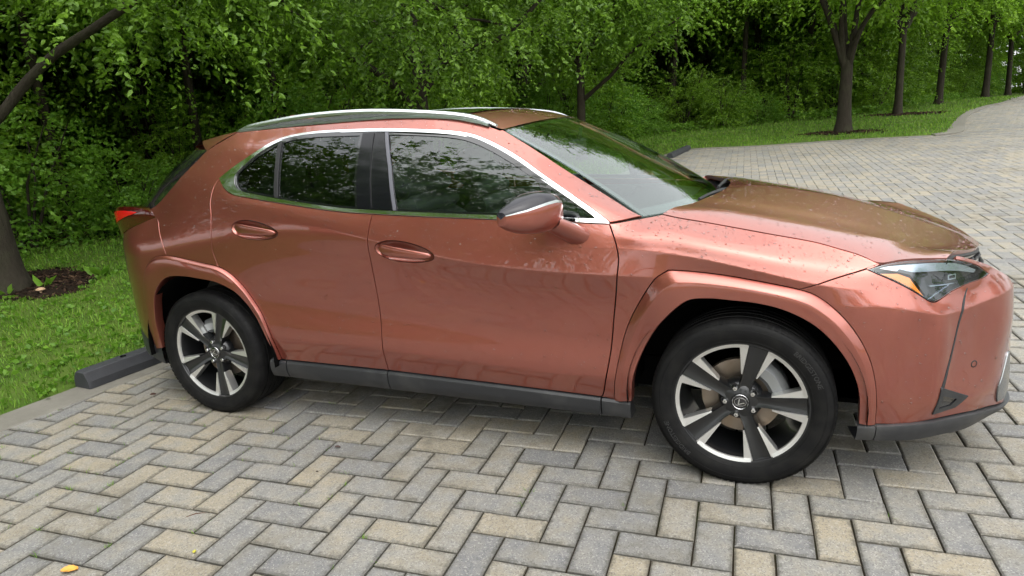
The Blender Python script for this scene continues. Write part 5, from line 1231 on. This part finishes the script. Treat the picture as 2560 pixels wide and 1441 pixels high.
# ---- the woods: three forest-tree models and two shrubs, copied
def forest_model(seed, H, r, low, leaf, n=1050, per=16):
    g = np.random.default_rng(seed); wd = MB(); trunk_flare(wd, (0, 0, -.1), H*.5, r, (g.normal(0, .2), g.normal(0, .2)), 8, 8); top = np.array(wd.v[-1][-8:]).mean(0)
    wd.tube(np.array([top, top+[g.normal(0, .2), g.normal(0, .2), H*.2], top+[g.normal(0, .4), g.normal(0, .4), H*.45]]), [r*.7, r*.45, r*.12], 6, cap=False); tips = []
    for k in range(9):
        z = H*(low+(.9-low)*g.random()); a = g.random()*2*np.pi; branch(wd, (0, 0, z), (math.cos(a), math.sin(a), .35), g.uniform(1.2, 2.2), r*.28, 1, g, tips, 4, .6, .1, 4)
    P1, D1 = crown_points((0, 0, H*.68), (2.2, 2.2, H*.36), n, g, lumps=10); P2 = np.array([q for q, d in tips]); D2 = np.array([d for q, d in tips])+g.normal(0, .5, (len(tips), 3))
    return wd, merge(spray_crown(P1, D1, g, .75, per, leaf, wide=.6), spray_crown(P2, D2, g, .6, 13, leaf, wide=.6))
def shrub_model(seed, H, R, leaf, n=420):
    g = np.random.default_rng(seed); wd = MB()
    for k in range(9):
        a = g.random()*2*np.pi; wd.tube(np.array([(0.05*math.cos(a), .05*math.sin(a), -.05), (R*.4*math.cos(a), R*.4*math.sin(a), H*.5), (R*.75*math.cos(a+.3), R*.75*math.sin(a+.3), H*.92)]), [.022, .014, .005], 5, cap=False)
    P1, D1 = crown_points((0, 0, H*.52), (R, R, H*.55), n, g, lumps=8); P1[:, 2] = np.maximum(P1[:, 2], .06); return wd, spray_crown(P1, D1, g, .45, 17, leaf, droop=.25, wide=.65, sag=.25)
def zone(x, y):
    q = np.array([x, y, 1.5, 1])@camI.T
    if q[2] > -.5: return 'across the lot'
    p = 1280+fx*q[0]/-q[2]
    for lim, nm in ((0, 'past the left edge of the view'), (330, 'behind the thick tree at the left'), (680, 'behind the car\'s tail'), (1250, 'above the car\'s roof'), (1680, 'above the windshield'), (2080, 'left of the vase-shaped tree'), (2330, 'right of the vase-shaped tree'), (2570, 'behind the street trees')):
        if p < lim: return nm
    return 'past the right edge of the view'
models = []
for seed, H, r, low, leaf in ((21, 9.5, .10, .28, .125), (22, 11.5, .13, .34, .13), (23, 8.0, .075, .18, .12)):
    wd, cv = forest_model(seed, H, r, low, leaf); models.append((wd.mesh('trunk', BK['dark'], True, 80), mesh_np('crown', *cv, LF['woods'], True)))
wd, cv = forest_model(24, 10.0, .12, .22, .26, 330, 13); far_model = (wd.mesh('trunk', BK['dark'], True, 80), mesh_np('crown', *cv, LF['woods'], True))
shrubs = []
for seed, H, R, leaf in ((31, 2.1, 1.15, .064), (32, 1.3, .85, .052), (33, 3.2, 1.5, .080), (34, 3.4, 1.7, .20)):
    wd, cv = shrub_model(seed, H, R, leaf, 200 if seed == 34 else 560); shrubs.append((wd.mesh('stem', BK['dark'], True, 80), mesh_np('foliage', *cv, LF['weed' if seed == 32 else 'woods'], True)))
def place(name, model, pn, xy, s, rz, label, cat, group):
    t = empty(name, (xy[0], xy[1], float(terrain_z(np.array([xy]))[0])-.02)); t.scale = (s, s, s*rg.uniform(.95, 1.2)); t.rotation_euler = (0, 0, rz); tag(t, label, cat, group)
    link(pn[0], model[0], t); link(pn[1], model[1], t); return t
seg = np.diff(FOREST, axis=0); sl = np.linalg.norm(seg, axis=1); cum = np.r_[0, np.cumsum(sl)]
def edge_point(s, off):
    k = min(np.searchsorted(cum, s, 'right')-1, len(seg)-1); d = seg[k]/sl[k]; nrm = np.array([-d[1], d[0]]); return FOREST[k]+d*(s-cum[k])+nrm*off
TL = cum[-1]; k = 0
for row, (off, step, n0) in enumerate(((1.6, 2.3, 0), (4.2, 2.7, 1), (7.4, 3.2, 2), (11.5, 3.2, 0), (16, 3.6, 1), (22, 4.0, 2), (28, 4.4, 0), (35, 5.0, 1))):
    s = 2.0+row*.7
    while s < TL-1:
        p = edge_point(s, off+rg.uniform(-.8, .8)); mi = rg.integers(0, 3)
        place('forest_tree', models[mi] if row < 3 else far_model, ('trunk', 'crown'), p, rg.uniform(1.0, 1.3)*(1, 1.3, 1.45, 1.5, 1.6, 1.7, 1.8, 2.0)[row], rg.random()*6.28, ('slender leafy tree at the edge of the woods ' if row == 0 else 'taller tree inside the woods ' if row < 3 else 'dim tree deep in the woods ')+zone(*p), 'tree', ('forest edge trees ', 'forest trees ', 'forest trees ', 'deep forest trees ')[min(row, 3)]+zone(*p))
        s += step*rg.uniform(.8, 1.2)
for off, step, kinds in ((.35, 1.6, (0, 1)), (1.7, 1.9, (0, 2)), (3.8, 2.2, (0, 2)), (6.5, 2.6, (2,)), (10.0, 2.7, (3,)), (14.5, 3.0, (3,)), (20, 3.4, (3,)), (27, 3.8, (3,))):
    s = 1.0
    while s < TL-1:
        p = edge_point(s, off+rg.uniform(-.6, .6)); ok_ = rg.random() > (.42 if (s > 12 and off < 8) else .10)
        if ok_: place('shrub', shrubs[kinds[rg.integers(0, len(kinds))]], ('stem', 'foliage'), p, rg.uniform(.5, 1.25)*(1+.045*max(off, 3)), rg.random()*6.28, ('low leafy shrub at the edge of the woods ' if off < 1 else 'leafy shrub in the undergrowth ' if off < 5 else 'tall dim shrub deep in the woods ')+zone(*p), 'shrub', 'undergrowth shrubs '+('at the edge ' if off < 1 else 'inside ' if off < 5 else 'deep ')+zone(*p))
        s += step*rg.uniform(.8, 1.25)
place('shrub', shrubs[2], ('stem', 'foliage'), (11.3, 42.2), 1.25, 1.0, 'bright yellow-green shrub between the street trees on the right', 'shrub', 'undergrowth shrubs')
for (x, y), s, mi in (((18.5, 56), 1.3, 1), ((21.5, 60), 1.3, 0), ((25, 57), 1.3, 1), ((28, 54), 1.3, 1), ((31, 50), 1.3, 0), ((23, 66), 1.5, 1), ((17, 64), 1.5, 1), ((29, 63), 1.5, 0), ((20, 52), 1.1, 0), ((23.5, 52), 1.1, 2), ((20, 72), 1.9, 1), ((26, 72), 1.9, 0), ((32, 68), 1.9, 1), ((35, 58), 1.7, 0), ((15, 70), 1.8, 0)):
    place('forest_tree', models[mi] if y < 60 else far_model, ('trunk', 'crown'), (x, y), s, rg.random()*6.28, 'far tree closing the view where the drive crests', 'tree', 'trees beyond the crest of the drive')
for (x, y), s in (((19, 55), 1.2), ((22, 57), 1.3), ((25.5, 55), 1.3), ((17, 58), 1.3), ((29, 52), 1.3), ((21, 66), 1.9), ((26, 66), 1.9), ((31, 60), 1.8), ((17, 67), 1.9)): place('shrub', shrubs[2 if y < 60 else 3], ('stem', 'foliage'), (x, y), s, rg.random()*6.28, 'far shrub at the crest of the drive', 'shrub', 'shrubs at the crest of the drive')
for off, step, s_ in ((40, 5.0, 2.6), (48, 6.0, 3.4)):
    s = 0.0
    while s < TL-1: p = edge_point(s, off+rg.uniform(-2, 2)); place('shrub', shrubs[3], ('stem', 'foliage'), p, s_*rg.uniform(.85, 1.15), rg.random()*6.28, 'distant thicket closing the view through the woods '+zone(*p), 'shrub', 'distant thickets '+zone(*p)); s += step
# trees on the other side of the lot, behind the viewer: the glass and paint mirror them
def canopy_model(seed, H, R):
    g = np.random.default_rng(seed); wd = MB(); trunk_flare(wd, (0, 0, -.1), 2.6, .22, (0, 0), 10, 8)
    for k in range(7):
        a = k*.9+g.random()*.4; limb(wd, [(0, 0, 2.3), (R*.25*math.cos(a), R*.25*math.sin(a), H*.45), (R*.6*math.cos(a+.2), R*.6*math.sin(a+.2), H*.68)], .09, .02, 8, 6)
    P1, D1 = crown_points((0, 0, H*.62), (R, R, H*.40), 1900, g, lumps=14); return wd, spray_crown(P1, D1, g, .8, 13, .16)
wd, cv = canopy_model(41, 9.5, 4.2); canopy = (wd.mesh('trunk', BK['dark'], True, 80), mesh_np('crown', *cv, LF['near'], True))
for (x, y), s, mi in (((-5.0, -8.4), 1.2, 9), ((-9.6, -5.4), 1.15, 9), ((-11, -12), 1.3, 9), ((-4.6, -16), 1.3, 9), ((-15, -3), 1.1, 9), ((1.5, -30), 1.0, 1), ((9, -32), 1.0, 0), ((16, -30), 1.1, 1), ((24, -22), 1.1, 1), ((26, -9), 1.1, 0), ((23, 1), 1.2, 1), ((24, 9), 1.1, 0), ((25, 18), 1.2, 1)):
    place('forest_tree', canopy if mi == 9 else models[mi], ('trunk', 'crown'), (x, y), s, rg.random()*6.28, 'tree across the lot mirrored in the car windows', 'tree', 'trees across the lot')
# ---------------------------------------------------------------- lawn grass, weeds, mulch, litter
rg = np.random.default_rng(5)
def blades(P, h, w, rg, lean=.5):
    n = len(P); a = rg.random(n)*2*np.pi; d = np.stack([np.cos(a), np.sin(a), np.zeros(n)], 1); s = np.stack([-np.sin(a), np.cos(a), np.zeros(n)], 1)
    h = (h*rg.uniform(.5, 1.35, n))[:, None]; w = np.broadcast_to(w, (n,))[:, None]; l = (lean*rg.random(n))[:, None]; up = np.array([0, 0, 1.0])
    V = np.stack([P-s*w, P+s*w, P+up*h*.6+d*h*l*.4+s*w*.7, P+up*h*.6+d*h*l*.4-s*w*.7, P+up*h+d*h*l*1.2], 1).reshape(-1, 3)
    T = np.array([(0, 1, 2), (0, 2, 3), (3, 2, 4)]); return V, (T[None]+(np.arange(n)*5)[:, None, None]).reshape(-1, 3)
def grass_material(name, a, b, c):
    t = NT(name); r = t.n('NewGeometry').outputs['Random Per Island']; n = t.noise(t.pos(), .9, 3, .6)
    f = t.math('ADD', t.math('MULTIPLY', r, .6), t.math('MULTIPLY', n.outputs[0], .5)); col = t.ramp(f, [(.15, a), (.6, b), (1.0, c)]).outputs[0]
    d = t.n('BsdfPrincipled'); t.s(d.inputs['Base Color'], col); d.inputs['Roughness'].default_value = .5; d.inputs['Specular IOR Level'].default_value = .25
    tr = t.n('BsdfTranslucent'); t.s(tr.inputs['Color'], col); mx = t.n('MixShader', Fac=.3); t.s(mx.inputs[1], d.outputs[0]); t.s(mx.inputs[2], tr.outputs[0]); t.t.links.new(mx.outputs[0], t.out.inputs['Surface']); return t.m
GM = grass_material('grass', (.065, .155, .012), (.145, .295, .026), (.260, .370, .060))
cam2 = np.array([2.763, -3.347])
MULCH = [((-4.66, 1.16), .98, .52, -.35), ((4.15, 16.6), 1.0, .65, 0), ((6.5, 22.9), 1.25, .6, .2)]
def in_mulch(Q, grow=1.0):
    m = np.zeros(len(Q), bool)
    for (cx, cy), a, b, r in MULCH:
        d = Q-[cx, cy]; x = d[:, 0]*math.cos(r)+d[:, 1]*math.sin(r); y = -d[:, 0]*math.sin(r)+d[:, 1]*math.cos(r)
        m |= ((x/a)**2+(y/b)**2) < grow*(1+.18*np.sin(np.arctan2(y, x)*5+cx))
    return m
def lawn_points(n, x0, x1, y0, y1, dens):
    Q = np.stack([rg.uniform(x0, x1, n), rg.uniform(y0, y1, n)], 1); d = np.linalg.norm(Q-cam2, axis=1)
    k = rg.random(n) < dens(d); Q = Q[k]; Q = Q[~inside(PAVE, Q) & (dist_poly(PAVE, Q) > .13)]; f = forest_side(Q); return Q[(f < .5)]
Qa = lawn_points(150000, -9, .3, -2.6, 8.5, lambda d: np.clip(36/d**2, 0, 1)); Qb = lawn_points(150000, -3, 12, 8, 36, lambda d: np.clip(180/d**2, 0, 1)); Q = np.vstack([Qa, Qb])
Q = Q[~in_mulch(Q, .85) | (rg.random(len(Q)) < .06)]; d = np.linalg.norm(Q-cam2, axis=1)
V, T = blades(np.c_[Q, terrain_z(Q)-.004], np.clip(.030+.0014*d, .035, .07)*(1+.35*np.sin(Q[:, 0]*2.3)*np.sin(Q[:, 1]*1.9)), np.clip(.0009*d**.9, .003, .014)*.8, rg, .8)
tag(link('grass', mesh_np('grass', V, T, GM, True)), 'short mown grass on the lawns beside the pavers', 'grass', kind='stuff')
# broad-leaved weeds and clover in the lawn, taller growth at the edge of the woods
Q = lawn_points(9000, -8, -1, -2.4, 6, lambda d: np.clip(30/d**2, 0, 1)); Q = Q[~in_mulch(Q, .9)]; Q = Q[:1500]
k = np.repeat(np.arange(len(Q)), 5); P = np.c_[Q, terrain_z(Q)+.02][k]+rg.normal(0, .018, (len(k), 3))*[1, 1, .4]; D = rg.normal(size=(len(k), 3)); D[:, 2] = .35
V, T = leaves(P, D, .038, rg, 0.1, .8); Wm = (V, T)
S = rg.uniform(0, TL, 5200); E = np.array([edge_point(min(s, TL-.1), o) for s, o in zip(S, rg.uniform(-.55, .9, len(S)))]); E = E[(E[:, 0] > -12) & ~inside(PAVE, E)]
P = np.c_[E, terrain_z(E)+rg.uniform(.02, .28, len(E))]; D = rg.normal(size=P.shape); D[:, 2] = .3; V2, T2 = spray_crown(P, D, rg, .20, 7, .075, .1, .6, .3)
tag(link('weeds', mesh_np('weeds', *merge(Wm, (V2, T2)), LF['weed'], True)), 'low broad-leaved weeds along the lawn and the edge of the woods', 'weeds', kind='stuff')
# grass and moss growing in the paver joints
jt = []
for _ in range(330):
    u = rg.uniform(-24, 6)**1.0; v = rg.uniform(-6, 14); a = rg.integers(0, 2)
    c = CP[rg.integers(0, len(CP))]
near_c = CP[(CP[:, 0] < 3.6) & (CP[:, 0] > -1.2) & (CP[:, 1] > -2.4) & (CP[:, 1] < .2)]; near_h = cells[(CP[:, 0] < 3.6) & (CP[:, 0] > -1.2) & (CP[:, 1] > -2.4) & (CP[:, 1] < .2), 2]
w_ = np.clip(1.2-(near_c[:, 0]+1)/3.2, .08, 1)**2; kk = rg.choice(len(near_c), 300, p=w_/w_.sum())
for i in kk:
    lx, ly = ((UNIT, UNIT/2) if near_h[i] == 0 else (UNIT/2, UNIT)); e = rg.integers(0, 2); t = rg.uniform(-1, 1)
    off = (UA*lx*t+VA*ly) if e else (UA*lx+VA*ly*t); b = near_c[i]+off; m = rg.integers(2, 9)
    jt.append(np.c_[b+rg.normal(0, .006, (m, 2)), np.full(m, -.008)])
P = np.vstack(jt); V, T = blades(P, np.full(len(P), .022), .0014, rg, 1.2)
tag(link('joint_weeds', mesh_np('joint_weeds', V, T, GM, True)), 'tiny grass tufts growing in the paver joints', 'weeds', kind='stuff')
# mulch beds
def mulch_material():
    t = NT('mulch_chips'); r = t.n('NewGeometry').outputs['Random Per Island']; t.bsdf(Base_Color=t.ramp(r, [(0, (.012, .008, .006)), (.7, (.045, .026, .017)), (1, (.12, .075, .045))]).outputs[0], Roughness=.9, Specular_IOR_Level=.15); return t.m
MM = mulch_material(); MBm = simple('mulch_base', (.018, .012, .008), .95, spec=.1)
labs = ['dark mulch bed round the tree at the left edge', 'mulch ring round the vase-shaped tree on the far lawn', 'mulch patch by the second street tree']
for ((cx, cy), a, b, r), lab in zip(MULCH, labs):
    t = empty('mulch_bed', (cx, cy, float(terrain_z(np.array([(cx, cy)]))[0]))); tag(t, lab, 'mulch', kind='stuff')
    th = np.linspace(0, 2*np.pi, 48, endpoint=False); rad = np.sqrt(1+.18*np.sin(th*5+cx)); P = []
    for k in (0.02, .35, .65, .88, 1.0):
        x = a*rad*k*np.cos(th); y = b*rad*k*np.sin(th); q = np.stack([x*math.cos(r)-y*math.sin(r), x*math.sin(r)+y*math.cos(r)], 1)
        P.append(np.c_[q, terrain_z(q+[cx, cy])-t.location.z+.030*(1-k**3)+.004])
    mb = MB(); mb.grid(np.array(P), closev=True); mb.build('soil', MBm, t, angle=80)
    n = 2600 if cx < 0 else 900; Q = np.stack([rg.uniform(-a*1.2, a*1.2, n*2), rg.uniform(-a*1.2, a*1.2, n*2)], 1); Q = Q[in_mulch(Q+[cx, cy], 1.1)][:n]
    k2 = np.clip(np.linalg.norm(Q/[a, b], axis=1), 0, 1); P = np.c_[Q, terrain_z(Q+[cx, cy])-t.location.z+.030*(1-k2**3)+.010]
    D = rg.normal(size=P.shape); D[:, 2] *= .25; V, T = leaves(P, D, .055 if cx < 0 else .09, rg, 0, .35); c = link('chips', mesh_np('chips', V, T, MM, False), t); c['kind'] = 'stuff'
# small things lying about
def curled_leaf(name, xy, L, W, col, rz, label, z=None, curl=.35):
    m = NT(name+'_leaf'); n = m.noise(m.objc(), 60, 3); m.bsdf(Base_Color=m.mix(n.outputs[0], tuple(c*.75 for c in col), col), Roughness=.6)
    mb = MB(); P = []
    for u in np.linspace(0, 1, 9):
        w = W*math.sin(math.pi*min(1, u*.92+.04))**.8*.5*(1+.12*math.sin(u*23)); P.append([(u*L-L/2, v*w, .004+curl*L*.35*(v*v)+curl*.12*L*math.sin(u*5)) for v in np.linspace(-1, 1, 7)])
    mb.grid(np.array(P)); z0 = float(hz(*xy)) if z is None else z; o = mb.build(name, m.m, None, angle=70, loc=(xy[0], xy[1], z0+.002), rot=(0, 0, rz))
    return tag(o, label, 'leaf')
curled_leaf('fallen_leaf', (.503, -2.094), .055, .038, (.75, .36, .06), .6, 'curled orange leaf on the pavers at the bottom left')
curled_leaf('fallen_leaf', (.856, -1.879), .020, .013, (.55, .50, .06), 2.2, 'small yellow leaf scrap on a grey paver', curl=.2)
curled_leaf('dead_leaf', (.888, -1.074), .026, .016, (.05, .02, .014), .4, 'dark brown leaf scrap on the pavers below the door', curl=.6)
def clod(name, xy, r, col, label, cat, seed=0):
    g = np.random.default_rng(seed); mb = MB(); P = []
    for a in np.linspace(-.2, math.pi/2-.05, 6):
        P.append([(r*math.cos(a)*math.cos(b)*(1+.25*g.normal()*.5), r*math.cos(a)*math.sin(b)*(1+.25*g.normal()*.5)*.8, r*.7*math.sin(a)+.001) for b in np.linspace(0, 2*np.pi, 11, endpoint=False)])
    mb.grid(np.array(P), closev=True); mb.f.append([mb.n-11+i for i in range(11)]); return tag(mb.build(name, simple(name+'_m', col, .8), None, angle=60, loc=(xy[0], xy[1], 0.001)), label, cat)
clod('soil_crumb', (.926, -1.276), .009, (.03, .018, .012), 'small dark crumb on a pale paver left of centre', 'crumb', 1)
clod('soil_crumb', (1.519, -.888), .006, (.06, .03, .02), 'tiny reddish crumb on the pavers under the doors', 'crumb', 2)
clod('soil_crumb', (-.62, -.80), .020, (.05, .02, .012), 'brown crumb beside the wheel stop end', 'crumb', 3)
mb = MB(); mb.tube(np.array([(-.035, 0, .004), (0, .004, .007), (.035, -.002, .004)]), [.0016, .0018, .001], 5); tag(mb.build('twig', simple('twig_bark', (.10, .045, .025), .8), None, loc=(.662, -1.691, .001), rot=(0, 0, .75)), 'thin reddish twig lying on the pavers at lower left', 'twig')
mb = MB(); mb.lathe([(0, .011), (.025, .009), (.030, .028), (.040, .042), (.052, .036), (.060, .018), (.062, .001)], 18); mb.xf(Matrix.Rotation(math.radians(90), 4, 'X')); tag(mb.build('mushroom', simple('mushroom_cap', (.50, .33, .20), .6), None, loc=(-4.02, .80, float(terrain_z(np.array([(-4.02, .80)]))[0])+.01)), 'small tan mushroom at the edge of the mulch bed', 'mushroom')
def plantain(xy, n, L, label, seed):
    g = np.random.default_rng(seed); V = []; a = g.random(n)*6.28; P = np.repeat([[0, 0, .0]], n, 0); D = np.stack([np.cos(a), np.sin(a), g.uniform(.5, 1.3, n)], 1); v, t = leaves(P, D, L, g, 0, .5)
    o = link('broadleaf_weed', mesh_np('broadleaf_weed', v, t, LF['weed'], True), None, (xy[0], xy[1], float(terrain_z(np.array([xy]))[0])+.01)); return tag(o, label, 'weed')
plantain((-4.25, 1.0), 4, .17, 'pale broad leaf sprouting from the mulch beside the mushroom', 1); plantain((-4.10, 1.50), 11, .15, 'leafy weed clump at the right end of the mulch bed', 2); plantain((-4.45, .72), 12, .12, 'small green seedling clump at the foot of the left tree', 3)
